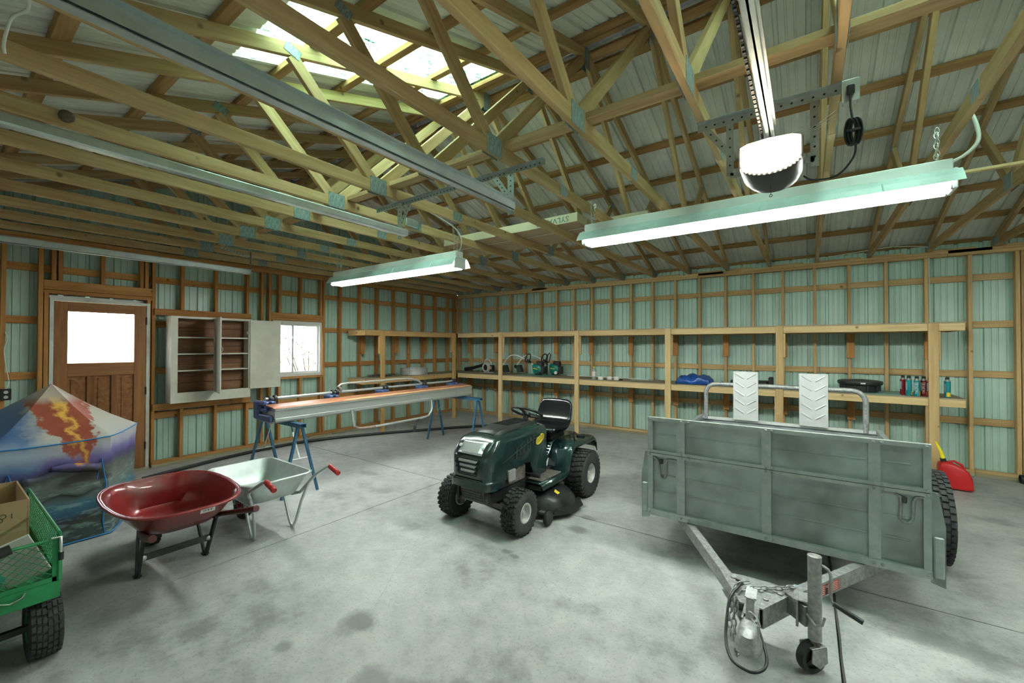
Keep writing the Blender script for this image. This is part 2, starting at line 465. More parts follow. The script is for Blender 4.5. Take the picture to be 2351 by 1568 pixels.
def wall_sheets(parent, mat, s_a, s_b, holes, place, top, width=0.9144):
    """vertical sheets between s_a and s_b with rectangular holes (s0, s1, z0, z1)"""
    cuts = [s_a]; k = s_a
    while k + width < s_b - 0.01: k += width; cuts.append(k)
    cuts.append(s_b)
    for h in holes: cuts += [h[0], h[1]]
    cuts = sorted(set(round(c, 4) for c in cuts))
    for a, b in zip(cuts, cuts[1:]):
        mid = (a + b) / 2
        hs = sorted([h for h in holes if h[0] - 1e-3 < mid < h[1] + 1e-3], key=lambda h: h[2])
        z = -0.05; spans = []
        for h in hs:
            if h[2] > z + 0.01: spans.append((z, h[2]))
            z = h[3]
        spans.append((z, None))
        for z0, z1 in spans:
            sheet('metal_sheet', parent, mat, a, b, lambda s, d: place(s, d, z0),
                  lambda s, d, z1=z1: place(s, d, top(s) if z1 is None else z1))

# ------------------------------------------------------------------ eave wall (long shelf)
w_e = struct('wall_right')
wall_sheets(w_e, M['wallmetal'], XG, XR, [], lambda s, d, z: (s, YE + d, z), lambda s: 3.10)
GIRTS = [(2.516, 2.60), (1.904, 1.99), (1.262, 1.347), (0.645, 0.732)]
for z0, z1 in GIRTS:
    for a, b in ((XG + .04, -3.70), (-3.70, 0.15), (0.15, XR)):
        board('girt', (a + .002, YE - .019, (z0 + z1) / 2), (b - .002, YE - .019, (z0 + z1) / 2), z1 - z0, .036, M['stud'], w_e)
e_studs = [1.315 + .4064 * k for k in range(-20, 9)]
for x in e_studs:
    if x > XG + .25: board('stud', (x, YE - .083, .078), (x, YE - .083, 2.848), .089, .038, M['stud'], w_e, up=(0, 1, 0))
for x in (XG + .10, XG + .145, 2.175, 2.215):
    board('stud', (x, YE - .083, .078), (x, YE - .083, 2.848), .089, .040, M['stud'], w_e, up=(0, 1, 0))
for a, b in ((XG + .04, -4.6), (-4.6, -1.3), (-1.3, 1.75), (1.75, XR)):
    board('sill_plate', (a, YE - .075, .019), (b - .003, YE - .075, .019), .038, .11, M['sill'], w_e)
    board('sole_plate', (a, YE - .080, .058), (b - .003, YE - .080, .058), .038, .095, M['stud'], w_e)
for k, (a, b) in enumerate(((XG + .04, -5.0), (-5.0, -1.55), (-1.55, 1.52), (1.52, XR))):
    board('top_plate', (a, YE - .083, 2.869), (b - .003, YE - .083, 2.869), .038, .095, M['stud'], w_e)
    board('top_plate', (a, YE - .083, 2.908), (b + .4, YE - .083, 2.908), .038, .095, M['stud'], w_e)

# ------------------------------------------------------------------ gable wall (door and window)
w_g = struct('wall_left')
HOLES = [(0.80, 1.775, -0.06, 2.245), (3.325, 4.205, 1.13, 2.085)]
wall_sheets(w_g, M['wallmetal'], YF, YE, HOLES, lambda s, d, z: (XG - d, s, z), lambda s: roof_z(s, 0.045))
def g_board(name, y0, z0, y1, z1, t, w, x, mat='stud_orange', up=None):
    return board(name, (x, y0, z0), (x, y1, z1), w, t, M[mat], w_g, up=up or (1, 0, 0))
XS = XG + .083                                     # stud centre plane
for z0, z1 in GIRTS:
    zc = (z0 + z1) / 2
    spans = [(YF, .80), (1.775, YE - .04)] if z0 < 2.3 else [(YF, YE - .04)]
    if 1.13 < zc < 2.08: spans = [(YF, .80), (1.775, 3.325), (4.205, YE - .04)]
    for a, b in spans: g_board('girt', a, zc, b, zc, z1 - z0, .036, XG + .019)
for y in (-.30, .10, .49, .765, 1.787, 2.105, 2.52, 2.95, 3.164, 3.285, 4.225, 4.56, 4.99, 5.39, 5.82, 6.24, 6.65, 7.05, 7.465, 7.70):
    g_board('stud', y, .078, y, 2.848, .038, .089, XS)
for y in (.81, 1.735):
    g_board('stud', y, .078, y, 2.30, .038, .089, XS)
for y in (.865, .92, 1.286, 1.66, 1.71):
    g_board('cripple_stud', y, 2.42, y, 2.848, .038, .089, XS)
for y in (3.44, 3.80, 4.17):
    g_board('cripple_stud', y, 2.20, y, 2.848, .038, .089, XS)
for y in (3.44, 3.80, 4.17):
    g_board('cripple_stud', y, .078, y, 1.085, .038, .089, XS)
g_board('door_header', .785, 2.365, 1.765, 2.365, .11, .09, XS + .002)
g_board('door_header', .785, 2.283, 1.765, 2.283, .045, .09, XS)
g_board('window_header', 3.305, 2.165, 4.205, 2.165, .085, .09, XS)
g_board('window_header', 3.305, 2.104, 4.205, 2.104, .034, .09, XS)
g_board('window_sill_board', 3.305, 1.104, 4.205, 1.104, .036, .09, XS)
for a, b in ((3.315, 3.33), (4.195, 4.208)): g_board('window_trimmer', (a + b) / 2, 1.125, (a + b) / 2, 2.085, .018, .09, XS)
for a, b in ((YF, .79), (1.775, 4.4), (4.4, YE - .1)):
    g_board('sill_plate', a, .019, b - .003, .019, .038, .115, XG + .075, 'sill')
    g_board('sole_plate', a, .058, b - .003, .058, .038, .095, XG + .08)
for a, b in ((YF, 1.3), (1.3, 4.85), (4.85, YE - .04)):
    g_board('top_plate', a, 2.869, b - .003, 2.869, .038, .095, XS)
    g_board('top_plate', a, 2.908, b - .003, 2.908, .038, .095, XS)
for a, b in ((-.3, .35), (1.05, 1.45), (2.6, 3.3), (4.6, 5.3)):
    g_board('blocking', a, 2.943, b, 2.943, .034, .06, XS - .015)
# cabinet ledger boards screwed across the studs
g_board('ledger', 1.785, 2.112, 2.985, 2.112, .088, .036, XG + .146)
g_board('ledger', 1.775, .812, 2.985, .812, .095, .036, XG + .146)

# ------------------------------------------------------------------ door_1
XD = -7.215
d1 = struct('door_1', 'brown wooden entry door with a large glass pane and three lower panels')
fr = MB()
fr.bb(XD - .10, XD, .835, .868, .03, 2.215).bb(XD - .10, XD, 1.712, 1.745, .03, 2.215).bb(XD - .10, XD, .868, 1.712, 2.182, 2.215)
fr.build('door_frame', M['frame_white'], d1)
jb = MB()
jb.bb(XD - .14, XD - .098, .795, .872, -.05, 2.25).bb(XD - .14, XD - .098, 1.708, 1.78, -.05, 2.25).bb(XD - .14, XD - .098, .872, 1.708, 2.176, 2.25).bb(XD - .14, XD - .098, .8, 1.775, -.06, .04)
jb.build('outer_casing', M['vinyl'], d1)
MB().bb(XD - .12, XD + .015, .83, 1.75, 0.0, .032).build('threshold', M['sill'], d1)
def dpart(name, y0, y1, z0, z1, x0=-.055, x1=-.012, mat='doorwood'):
    vert = (z1 - z0) > (y1 - y0); c = (XD + (x0 + x1) / 2)
    if vert: return board(name, (c, (y0 + y1) / 2, z0), (c, (y0 + y1) / 2, z1), y1 - y0, x1 - x0, M[mat], d1, up=(0, 1, 0))
    return board(name, (c, y0, (z0 + z1) / 2), (c, y1, (z0 + z1) / 2), z1 - z0, x1 - x0, M[mat], d1)
dpart('stile', .872, .985, .035, 2.178); dpart('stile', 1.590, 1.708, .035, 2.178)
dpart('rail', .985, 1.590, 2.062, 2.178); dpart('rail', .985, 1.590, 1.275, 1.435); dpart('rail', .985, 1.590, .035, .26)
dpart('mullion', 1.152, 1.220, .26, 1.275); dpart('mullion', 1.372, 1.440, .26, 1.275)
for a, b in ((.985, 1.152), (1.220, 1.372), (1.440, 1.590)):
    p = MB(); p.bb(XD - .045, XD - .034, a, b, .26, 1.275); p.cbox((XD - .036, (a + b) / 2, .7675), (.022, b - a - .05, .96), .008)
    p.build('panel', M['doorwood'], d1)
gl = MB().bb(XD - .040, XD - .036, .985, 1.590, 1.435, 2.062).build('glass_pane', M['glass'], d1)
for z in (.32, 1.05, 1.98):
    h = MB().bb(XD - .014, XD - .008, 1.700, 1.745, z - .05, z + .05); h.cyl((XD - .004, 1.711, z - .05), (XD - .004, 1.711, z + .05), .007, 8)
    h.build('hinge', M['dark'], d1, 40)
k = MB(); k.lathe([(.028, 0), (.028, .006), (.012, .008), (.012, .03), (.027, .04), (.030, .055), (.022, .066), (.0, .068)], 20, (XD - .012, .925, 1.02), (1, 0, 0)); k.build('door_knob', M['galv'], d1, 40)

# ------------------------------------------------------------------ window_1
XW = -7.25
w1 = struct('window_1', 'white sliding window with two sashes beside the cabinet')
m = MB()
for (a, b, c, d) in ((3.33, 4.20, 2.035, 2.08), (3.33, 4.20, 1.125, 1.175), (3.33, 3.372, 1.175, 2.035), (4.155, 4.20, 1.175, 2.035)):
    m.bb(XW - .06, XW, a, b, c, d)
for (a, b, c, d) in ((3.32, 4.21, 2.03, 2.09), (3.32, 4.21, 1.12, 1.18), (3.32, 3.375, 1.175, 2.035), (4.15, 4.21, 1.175, 2.035)):
    m.bb(XW - .11, XW - .055, a, b, c, d)
m.build('window_frame', M['vinyl'], w1)
def sash(x, y0, y1, name):
    s = MB()
    for (a, b, c, d) in ((y0, y1, 2.0, 2.035), (y0, y1, 1.175, 1.205), (y0, y0 + .03, 1.205, 2.0), (y1 - .03, y1, 1.205, 2.0)):
        s.bb(x - .022, x, a, b, c, d)
    o = s.build(name, M['vinyl'], w1)
    MB().bb(x - .014, x - .010, y0 + .03, y1 - .03, 1.205, 2.0).build('glass_pane', M['glass'], o)
    return o
s1 = sash(XW - .008, 3.372, 3.690, 'sash'); s2 = sash(XW - .034, 3.660, 4.155, 'sash')
for z in (1.39, 1.80): MB().cbox((XW + .002, 3.668, z), (.02, .016, .05), .003).build('latch', M['galv'], s1)

# ------------------------------------------------------------------ walls behind and beside the camera, garage doors
w_f = struct('wall_front')
GD = [(-6.02, -3.02), (-1.60, 1.30)]
wall_sheets(w_f, M['wallmetal'], XG, XR, [(a, b, -.06, 2.42) for a, b in GD], lambda s, d, z: (s, YF - d, z), lambda s: 3.10)
for x in [XG + .2 + .4064 * k for k in range(30)]:
    if x < XR and not any(a - .02 < x < b + .02 for a, b in GD): board('stud', (x, YF + .083, .04), (x, YF + .083, 2.848), .089, .038, M['stud'], w_f, up=(0, 1, 0))
for z in (2.869, 2.908): board('top_plate', (XG, YF + .083, z), (XR, YF + .083, z), .038, .095, M['stud'], w_f)
for i, (a, b) in enumerate(GD):
    board('door_header', (a - .08, YF + .083, 2.53), (b + .08, YF + .083, 2.53), .23, .08, M['stud'], w_f)
    dd = struct('door_%d' % (i + 2), 'closed white sectional garage door')
    for k in range(5):
        z0 = .005 + k * .484
        s = MB().bb(a, b, YF - .01, YF + .035, z0, z0 + .478)
        for j in range(6):
            wd = (b - a) / 6; s.cbox((a + wd * (j + .5), YF + .037, z0 + .24), (wd - .12, .012, .30), .005)
        s.build('door_panel', M['white_paint'], dd)
w_s = struct('wall_side')
wall_sheets(w_s, M['wallmetal'], YF, YE, [], lambda s, d, z: (XR + d, s, z), lambda s: roof_z(s, 0.045))
for k in range(21):
    y = YF + .2 + .4064 * k; board('stud', (XR - .083, y, .04), (XR - .083, y, 2.848), .089, .038, M['stud'], w_s, up=(1, 0, 0))
for z in (2.869, 2.908): board('top_plate', (XR - .083, YF, z), (XR - .083, YE, z), .038, .095, M['stud'], w_s)
for z0, z1 in GIRTS: board('girt', (XR - .019, YF, (z0 + z1) / 2), (XR - .019, YE, (z0 + z1) / 2), z1 - z0, .036, M['stud'], w_s)

# ------------------------------------------------------------------ roof: trusses, purlins, sheets
ceil = struct('ceiling')
S3 = 1 / math.sqrt(10)       # slope 1:3
NRM = 3 * S3
def make_truss(x):
    t = sub_empty('roof_truss', ceil, (x, 0, 0)); tw = M['truss']
    yb, yf = Y_RIDGE + HALF, Y_RIDGE - HALF
    zc = Z_CH + .0445
    sp = 3.13
    board('bottom_chord', (x, yf + .25, zc), (x, sp - .001, zc), .089, .038, tw, t)
    board('bottom_chord', (x, sp + .001, zc), (x, yb - .25, zc), .089, .038, tw, t)
    dn = .0445 / NRM                       # drop from the top line to the centre line
    def tc(y): return roof_z(y) - dn
    for sg in (-1, 1):
        ye = Y_RIDGE + sg * (HALF + .30)
        board('top_chord', (x, Y_RIDGE + sg * .004, tc(Y_RIDGE)), (x, ye, tc(ye)), .089, .038, tw, t)
        board('heel_wedge', (x, Y_RIDGE + sg * (HALF - .01), Z_CH + .045), (x, Y_RIDGE + sg * (HALF - .45), Z_CH + .06), .09, .037, tw, t)
    L3, L4 = 2 * HALF / 3, 2 * HALF / 4
    plates = []
    for sg in (-1, 1):
        ja = Vector((x, Y_RIDGE - sg * (HALF - L3), Z_CH + .085)); q = Vector((x, Y_RIDGE - sg * (HALF - L4), tc(Y_RIDGE - sg * (HALF - L4)) - .04))
        rg = Vector((x, Y_RIDGE - sg * .05, tc(Y_RIDGE) - .06))
        board('web', ja + Vector((0, -sg * .045, 0)), q, .089, .037, tw, t)
        board('web', ja + Vector((0, sg * .05, 0)), rg, .089, .037, tw, t)
        plates += [((ja.y, Z_CH + .055), .16, .13, 0.0), ((q.y, tc(q.y) - .01), .11, .07, -sg * 0.32)]
        plates += [((Y_RIDGE - sg * (HALF - .12), Z_CH + .07), .20, .10, 0.0)]
    plates += [((sp, Z_CH + .045), .13, .088, 0.0), ((Y_RIDGE, tc(Y_RIDGE) - .05), .10, .20, 0.0)]
    for (y, z), w, h, a in plates:
        for s in (-1, 1):
            pr = board('gusset_plate', (x + s * .0202, y - math.cos(a) * w / 2, z - math.sin(a) * w / 2), (x + s * .0202, y + math.cos(a) * w / 2, z + math.sin(a) * w / 2), h, .0024, M['plate'], t)
    return t
t0 = make_truss(-1.095)
for k in range(-10, 10):
    if k == 0: continue
    c = copy_tree(t0, ceil); c.location = (-1.095 + .6096 * k + (0.03 if k == -10 else 0), 0, 0)
# blocking on the eave plate between the trusses
for k in range(-9, 9):
    x = -1.095 + .6096 * k
    board('blocking', (x + .03, YE - .045, 2.945), (x + .36 + .08 * ((k * 7) % 3), YE - .045, 2.945), .032, .045, M['stud'], ceil)
# lateral brace on top of the bottom chords
for a, b in ((-7.2, -3.5), (-3.5, 1.35), (1.35, 4.6)):
    board('lateral_brace', (a, 2.32, Z_CH + .108), (b - .004, 2.32, Z_CH + .108), .038, .089, M['truss'], ceil)
board('strapping', (.72, 4.34, Z_CH - .011), (4.5, 4.34, Z_CH - .011), .020, .042, M['pale'], ceil)
# purlins
PUR = [0.07, .19, .78, 1.37, 1.96, 2.55, 3.14, 3.73, 4.32]
for sg in (-1, 1):
    for d in PUR:
        y = Y_RIDGE + sg * (d + .03); up = (0, sg * S3, NRM)
        zc = roof_z(y) + .019 / NRM
        for a, b in ((XG, -4.15), (-4.15, -.5), (-.5, XR)):
            board('purlin', (a + .002, y, zc), (b - .002, y, zc), .038, .089, M['purlin'], ceil, up=up)
OFF = .040 / NRM + .002
SKY = (-3.35, -3.35 + .9144, 1.25)     # x0, x1 and lower end of the clear sheet
SKY2 = SKY[0] + 4 * .9144              # the next clear sheet, four sheets on, over the trailer
def slope_sheet(name, mat, x0, x1, sg, ya, yb):
    f = lambda yy: (lambda s, d: (s, yy, roof_z(yy, OFF) + d))
    return sheet(name, ceil, mat, x0, x1, f(ya), f(yb))
k = -5
while SKY[0] + k * .9144 < XR:
    a = max(SKY[0] + k * .9144, XG - .15); b = min(SKY[0] + (k + 1) * .9144, XR + .15); k += 1
    if b <= a: continue
    slope_sheet('roof_sheet', M['roofmetal'], a, b, 1, Y_RIDGE + .05, YE + .45)
    if abs(a - SKY[0]) < 1e-3 or abs(a - SKY2) < 1e-3:
        o = slope_sheet('skylight_sheet', M['skylight'], a, b, -1, SKY[2], Y_RIDGE - .05)
        slope_sheet('roof_sheet', M['roofmetal'], a, b, -1, YF - .45, SKY[2] + .05)
    else: slope_sheet('roof_sheet', M['roofmetal'], a, b, -1, YF - .45, Y_RIDGE - .05)
rc = MB()
zr = roof_z(Y_RIDGE, OFF)
for x0 in (XG - .15, -4.3, -1.2, 1.9):
    x1 = {XG - .15: -4.3, -4.3: -1.2, -1.2: 1.9, 1.9: XR + .15}[x0]
    m = MB(); pts = [(-.26, zr - .26 / 3 + .026), (0, zr + .03), (.26, zr - .26 / 3 + .026)]
    m.add([(x0, Y_RIDGE + p, q) for p, q in pts] + [(x1, Y_RIDGE + p, q) for p, q in pts], [(0, 1, 4, 3), (1, 2, 5, 4)])
    m.build('ridge_cap', pbr('ridge_cap_metal' , (0.62, 0.62, 0.66), 0.4, 0.2) if 'cap' not in M else M['cap'], ceil)
# fascia closing the eaves
for y, s in ((YE + .46, 1), (YF - .46, -1)):
    MB().bb(XG - .16, XR + .16, y, y + .003, roof_z(y) - .14, roof_z(y) + .08).build('fascia', M['wallmetal'], ceil)

# light comes in through these openings
n_up = Vector((0, -S3, NRM))
yc = (SKY[2] + Y_RIDGE) / 2
portal('skylight_opening', ((SKY[0] + SKY[1]) / 2, yc, roof_z(yc, OFF) + .05), (.93, 2.42), (math.atan(1 / 3.), 0, 0))
portal('skylight_opening', (SKY2 + .457, yc, roof_z(yc, OFF) + .05), (.93, 2.42), (math.atan(1 / 3.), 0, 0))
portal('door_opening', (XD - .10, 1.2875, 1.75), (.62, .62), (0, -PI / 2, 0))
portal('window_opening', (XW - .12, 3.765, 1.6), (.88, .86), (0, -PI / 2, 0))
# ------------------------------------------------------------------ fluorescent fixtures
def links(m, pts, step=.036, r=.0028, w=.010):
    """chain of oval links along a polyline"""
    pts = [Vector(p) for p in pts]; d = 0; k = 0
    for a, b in zip(pts, pts[1:]):
        n = max(1, int(round((b - a).length / step))); t = (b - a).normalized(); u, v = MB.frame(t)
        for i in range(n):
            c = a + (b - a) * (i + .5) / n; s = u if k % 2 == 0 else v; k += 1
            hl = (b - a).length / n * .62
            ring = [c + t * (hl * math.cos(q)) + s * (w * math.sin(q)) for q in [2 * PI * j / 10 for j in range(10)]]
            m.tube(ring, r, 5, closed=True)
    return m
def fixture(label, x0, x1, yn, yf, ze):
    yc = (yn + yf) / 2
    t = thing('fluorescent_fixture', label, 'ceiling light', ((x0 + x1) / 2, yc, ze), 'hanging twin tube shop lights')
    m = MB(); m.cbox(((x0 + x1) / 2, yc, ze + .125), (x1 - x0 - .06, .115, .07), .006); m.build('channel_housing', M['white_paint'], t)
    for sg, ye in ((-1, yn), (1, yf)):
        prof = [(yc + sg * .055, ze + .088), (yc + sg * .085, ze + .085), (yc + (ye - yc) * .80, ze + .045), (ye, ze), (ye + sg * .004, ze - .004)]
        m = MB(); n = 7
        for j in range(n):
            a = x0 + (x1 - x0) * j / n; b = x0 + (x1 - x0) * (j + 1) / n
            m.add([(a, y, z) for y, z in prof] + [(b, y, z) for y, z in prof], [(i, i + 1, len(prof) + i + 1, len(prof) + i) for i in range(len(prof) - 1)])
        w = m.build('reflector_wing', M['fixture'], t, solid=.0015)
        for xx in (x0 + .35, x0 + 1.0, x1 - 1.0, x1 - .35):
            r = MB(); r.tube([(xx, yc + (ye - yc) * .62, ze + .0660), (xx, yc + (ye - yc) * .82, ze + .046), (xx, ye, ze + .004)], .004, 6); r.build('pressed_rib', M['fixture'], w, 60)
    for sg in (-1, 1):
        y = yc + sg * .062
        m = MB(); m.cyl((x0 + .045, y, ze - .008), (x1 - .045, y, ze - .008), .019, 16); tb = m.build('lamp_tube', M['tube'], t, 60)
        for xx, s in ((x0 + .03, 1), (x1 - .03, -1)):
            MB().cyl((xx, y, ze - .008), (xx + s * .018, y, ze - .008), .0195, 16).build('tube_cap', M['galv'], tb, 60)
    for xx, s in ((x0 + .028, 1), (x1 - .028, -1)):
        m = MB(); m.cbox((xx, yc, ze + .034), (.022, .17, .118), .004); m.build('socket_end', M['white_paint'], t)
    for xx in (x0 + .09, x1 - .09):
        m = MB(); links(m, [(xx, yc - .02, ze + .16), (xx - .005, yc - .035, Z_CH + .03)]); links(m, [(xx, yc + .02, ze + .16), (xx + .005, yc + .035, Z_CH + .03)])
        m.tube([(xx, yc - .022, ze + .172), (xx, yc, ze + .155), (xx, yc + .022, ze + .172)], .003, 6)
        m.build('hanging_chain', M['chain'], t)
    return t
fx2 = fixture('long twin tube light hanging beside the garage door opener', -1.68, .732, 3.36, 3.67, 2.60)
fx1 = fixture('twin tube light hanging over the sheet metal brake', -5.40, -3.02, 3.18, 3.46, 2.515)
fx3 = fixture('twin tube light over the empty bay beyond the trailer', 1.98, 4.39, 3.36, 3.67, 2.60)
def cable(name, label, pts, r, mat, cat='cable', parent=None, n=8, grp=None):
    """smooth cable through points"""
    P = [Vector(p) for p in pts]; out = []
    for i in range(len(P) - 1):
        p0 = P[max(i - 1, 0)]; p1 = P[i]; p2 = P[i + 1]; p3 = P[min(i + 2, len(P) - 1)]
        for k in range(6):
            t = k / 6
            out.append(0.5 * ((2 * p1) + (p2 - p0) * t + (2 * p0 - 5 * p1 + 4 * p2 - p3) * t * t + (3 * p1 - p0 - 3 * p2 + p3) * t ** 3))
    out.append(P[-1])
    o = MB().tube(out, r, n).build(name, mat, parent, 60)
    if parent is None: tag(o, label, cat, grp)
    return o
cable('supply_cable', '', [(.66, 3.50, 2.74), (.74, 3.47, 2.76), (.80, 3.46, 2.83), (.79, 3.45, 2.93), (.765, 3.44, 3.0)], .010, M['cable'], parent=fx2)
cable('supply_cable', '', [(-3.06, 3.30, 2.66), (-3.0, 3.28, 2.70), (-2.985, 3.27, 2.80), (-3.02, 3.20, 2.90), (-2.99, 2.9, 2.945), (-2.96, 2.62, 2.97), (-2.955, 2.42, 3.01), (-2.95, 2.30, 3.09)], .006, M['cable'], parent=fx1)

# ------------------------------------------------------------------ garage door tracks
M['holes'] = pbr('punched_hole_dark', (0.02, 0.025, 0.025), 0.8)
def perforated(name, p0, p1, w, parent, up=(0, 0, 1), flange=None, mat='galv_teal', step=.038):
    """slotted angle: flat leg p0-p1 of width w, second leg along flange; dark punched holes"""
    p0, p1 = Vector(p0), Vector(p1); t = (p1 - p0).normalized(); a, b = MB.frame(t, up)
    m = MB(); m.bar(p0, p1, .003, w, up)
    if flange is not None:
        f = Vector(flange); m.bar(p0 + b * (w / 2) + f * .5, p1 + b * (w / 2) + f * .5, .003, f.length, up=f.cross(t).cross(t) if False else f)
    o = m.build(name, M[mat], parent)
    h = MB(); n = int((p1 - p0).length / step)
    for i in range(1, n):
        c = p0 + t * (i * step)
        if i % 1 == 0: h.cyl(c - a * .0021, c + a * .0021, .0055, 8)
    h.build('punched_hole', M['holes'], o)['kind'] = 'stuff'
    return o
def track(label, x, y_end, s):
    t = thing('door_track', label, 'garage door track', (x, y_end, 2.62), 'galvanized garage door tracks')
    prof = [(-.004, .0), (.044 * s, .0), (.050 * s, .010), (.050 * s, .046), (.042 * s, .054), (.010 * s, .054), (.010 * s, .050), (.040 * s, .050), (.046 * s, .044), (.046 * s, .012), (.042 * s, .004), (-.004, .004)]
    pts = [(x, y_end, 2.62), (x, -.12, 2.62)] + [(x, -.12 - .38 * math.sin(q), 2.24 + .38 * math.cos(q)) for q in [PI / 2 * k / 8 for k in range(1, 9)]] + [(x, -.50, .05)]
    m = MB().sweep(prof, pts, (1, 0, 0)); m.build('rail_channel', M['galv_teal'], t, 30)
    a = MB(); a.bar((x - s * .006, y_end, 2.656), (x - s * .006, -.10, 2.656), .003, .055); a.bar((x - s * .022, y_end, 2.682), (x - s * .022, -.10, 2.682), .034, .003)
    a.build('stiffener_angle', M['galv_teal'], t)
    return t
tA = track('galvanized garage door track nearest the wooden entry door', -6.17, 2.55, -1)
tB = track('galvanized garage door track ending at the slotted angle beside the short shop light', -2.90, 2.44, 1)
tC = track('big galvanized track crossing in front of the skylight', -1.70, 2.42, -1)
hb = thing('track_hanger', 'slotted steel angle hung under the trusses holding two door tracks', 'bracket', (-2.4, 2.42, Z_CH))
perforated('slotted_angle', (-3.28, 2.43, Z_CH - .018), (-1.45, 2.43, Z_CH - .018), .034, hb, flange=(0, -.032, 0), mat='galv_teal')
for x in (-1.735, -2.945):
    perforated('drop_leg', (x, 2.425, Z_CH - .01), (x, 2.425, 2.60), .056, hb, up=(1, 0, 0), mat='galv_teal')
    perforated('diagonal_leg', (x + (.14 if x < -2 else -.14), 2.421, Z_CH - .03), (x + .005, 2.421, 2.70), .042, hb, up=(1, 0, 0), mat='galv_teal')
ha = thing('track_hanger', 'short slotted strap holding the track end above the cabinet', 'bracket', (-6.2, 2.55, Z_CH))
perforated('drop_leg', (-6.19, 2.555, Z_CH), (-6.19, 2.555, 2.60), .05, ha, up=(1, 0, 0), mat='galv_teal')
perforated('diagonal_leg', (-6.19, 2.20, Z_CH), (-6.19, 2.53, 2.86), .030, ha, up=(0, 0, 1), mat='galv_teal')

# ------------------------------------------------------------------ garage door opener
OX = -.14
op = thing('garage_door_opener', 'black garage door opener with glowing white lamp cover', 'door opener', (OX, 2.40, 2.47))
def ushape(hw, zt, zs, zb, y, n=14):
    """shield outline: arched top, straight sides, rounded bottom"""
    bot = [(OX + hw * math.cos(q), y, zs + (zs - zb) * math.sin(q)) for q in [-PI * k / n for k in range(n + 1)]]
    top = [(OX - hw, y, zt - .012), (OX - hw * .75, y, zt), (OX, y, zt + .006), (OX + hw * .75, y, zt), (OX + hw, y, zt - .012)]
    return bot + top
m = MB(); m.loft([ushape(.128, 2.628, 2.535, 2.466, 2.285), ushape(.131, 2.630, 2.535, 2.462, 2.31), ushape(.128, 2.628, 2.53, 2.455, 2.48), ushape(.112, 2.61, 2.53, 2.462, 2.56)]); m.build('motor_housing', M['black'], op, 40)
m = MB(); m.loft([ushape(.104, 2.618, 2.54, 2.488, 2.262), ushape(.119, 2.625, 2.537, 2.478, 2.272), ushape(.122, 2.627, 2.536, 2.475, 2.286)]); m.build('lamp_cover', emit('lit_lamp_cover', (1.0, 0.82, 0.58), 30.0), op, 50)
m = MB()
for k in range(15):
    q = -PI * (k + 2) / 18; m.box((OX + .1255 * math.cos(q), 2.283, 2.5355 + .0665 * math.sin(q)), (.009, .006, .008))
m.build('vent_slot', M['white'], op)
MB().cbox((OX, 2.575, 2.555), (.19, .03, .11), .006).build('rear_housing', M['black'], op)
m = MB(); m.bar((OX, 2.50, 2.685), (OX, -.55, 2.685), .034, .030); m.bar((OX, 2.50, 2.705), (OX, -.55, 2.705), .052, .006); m.bar((OX, 2.5, 2.672), (OX, -.55, 2.672), .007, .004)
rail = m.build('rail', M['galv_teal'], op)
m = MB(); y = 2.35
for k in range(150):
    m.box((OX - .034, 2.36 - k * .019, 2.682), (.010, .012, .012 if k % 2 else .017))
m.build('drive_chain', M['dark'], op)
m = MB(); m.cyl((OX, 2.36, 2.450), (OX, 2.36, 2.39), .0016, 6); m.torus((OX, 2.36, 2.385), (0, 1, 0), .006, .0016, 10, 5); m.build('antenna_hook', M['dark'], op)
ob = thing('opener_hanger', 'perforated angle iron bolted under two trusses above the opener', 'bracket', (-.16, 2.58, Z_CH))
perforated('perforated_angle', (-.51, 2.57, Z_CH - .022), (.195, 2.57, Z_CH - .022), .042, ob, flange=(0, -.036, 0), mat='galv', step=.045)
for x, zb in ((-.345, 2.60), (.035, 2.56)):
    perforated('drop_strap', (x, 2.575, Z_CH - .02), (x, 2.575, zb), .036, ob, up=(1, 0, 0), mat='galv', step=.05)
perforated('diagonal_strap', (-.47, 2.574, Z_CH - .03), (-.345, 2.574, 2.72), .034, ob, up=(1, 0, 0), mat='galv', step=.05)
for x0, x1 in ((-.345, OX - .13), (.035, OX + .12)): MB().bar((x0, 2.575, 2.60), (x1, 2.575, 2.60), .003, .03).build('motor_bracket', M['galv'], ob)
ox = thing('outlet_box', 'small metal outlet box on the truss beside the opener', 'outlet', (.165, 2.55, 2.93))
MB().cbox((.172, 2.525, 2.862), (.058, .06, .10), .004).build('box_body', M['galv'], ox)
MB().cbox((.172, 2.492, 2.855), (.066, .004, .105), .002).build('cover_plate', M['galv'], ox)
pc = thing('power_cord', 'black power cord with a coiled bundle plugged in beside the opener', 'cord', (.17, 2.47, 2.6))
MB().cbox((.17, 2.475, 2.85), (.03, .035, .045), .008).build('plug', M['black'], pc)
cable('cord', '', [(.17, 2.468, 2.83), (.168, 2.465, 2.78), (.172, 2.46, 2.73), (.175, 2.46, 2.70)], .0045, M['black'], parent=pc)
m = MB()
for k in range(5):
    o = (k - 2) * .006
    loop = [(.178 + o + .020 * math.sin(q), 2.458 + .004 * (k % 2), 2.645 + .062 * math.cos(q)) for q in [2 * PI * j / 20 for j in range(20)]]
    m.tube(loop, .0042, 6, closed=True)
m.box((.178, 2.458, 2.65), (.05, .022, .010)); m.build('coil', M['black'], pc, 60)
cable('cord', '', [(.186, 2.46, 2.59), (.178, 2.47, 2.53), (.12, 2.50, 2.47), (.03, 2.52, 2.475), (OX + .13, 2.54, 2.51)], .0045, M['black'], parent=pc)
bw = thing('bell_wire', 'thin white bell wires looping from the opener past its hanger strap', 'wire', (.02, 2.50, 2.70))
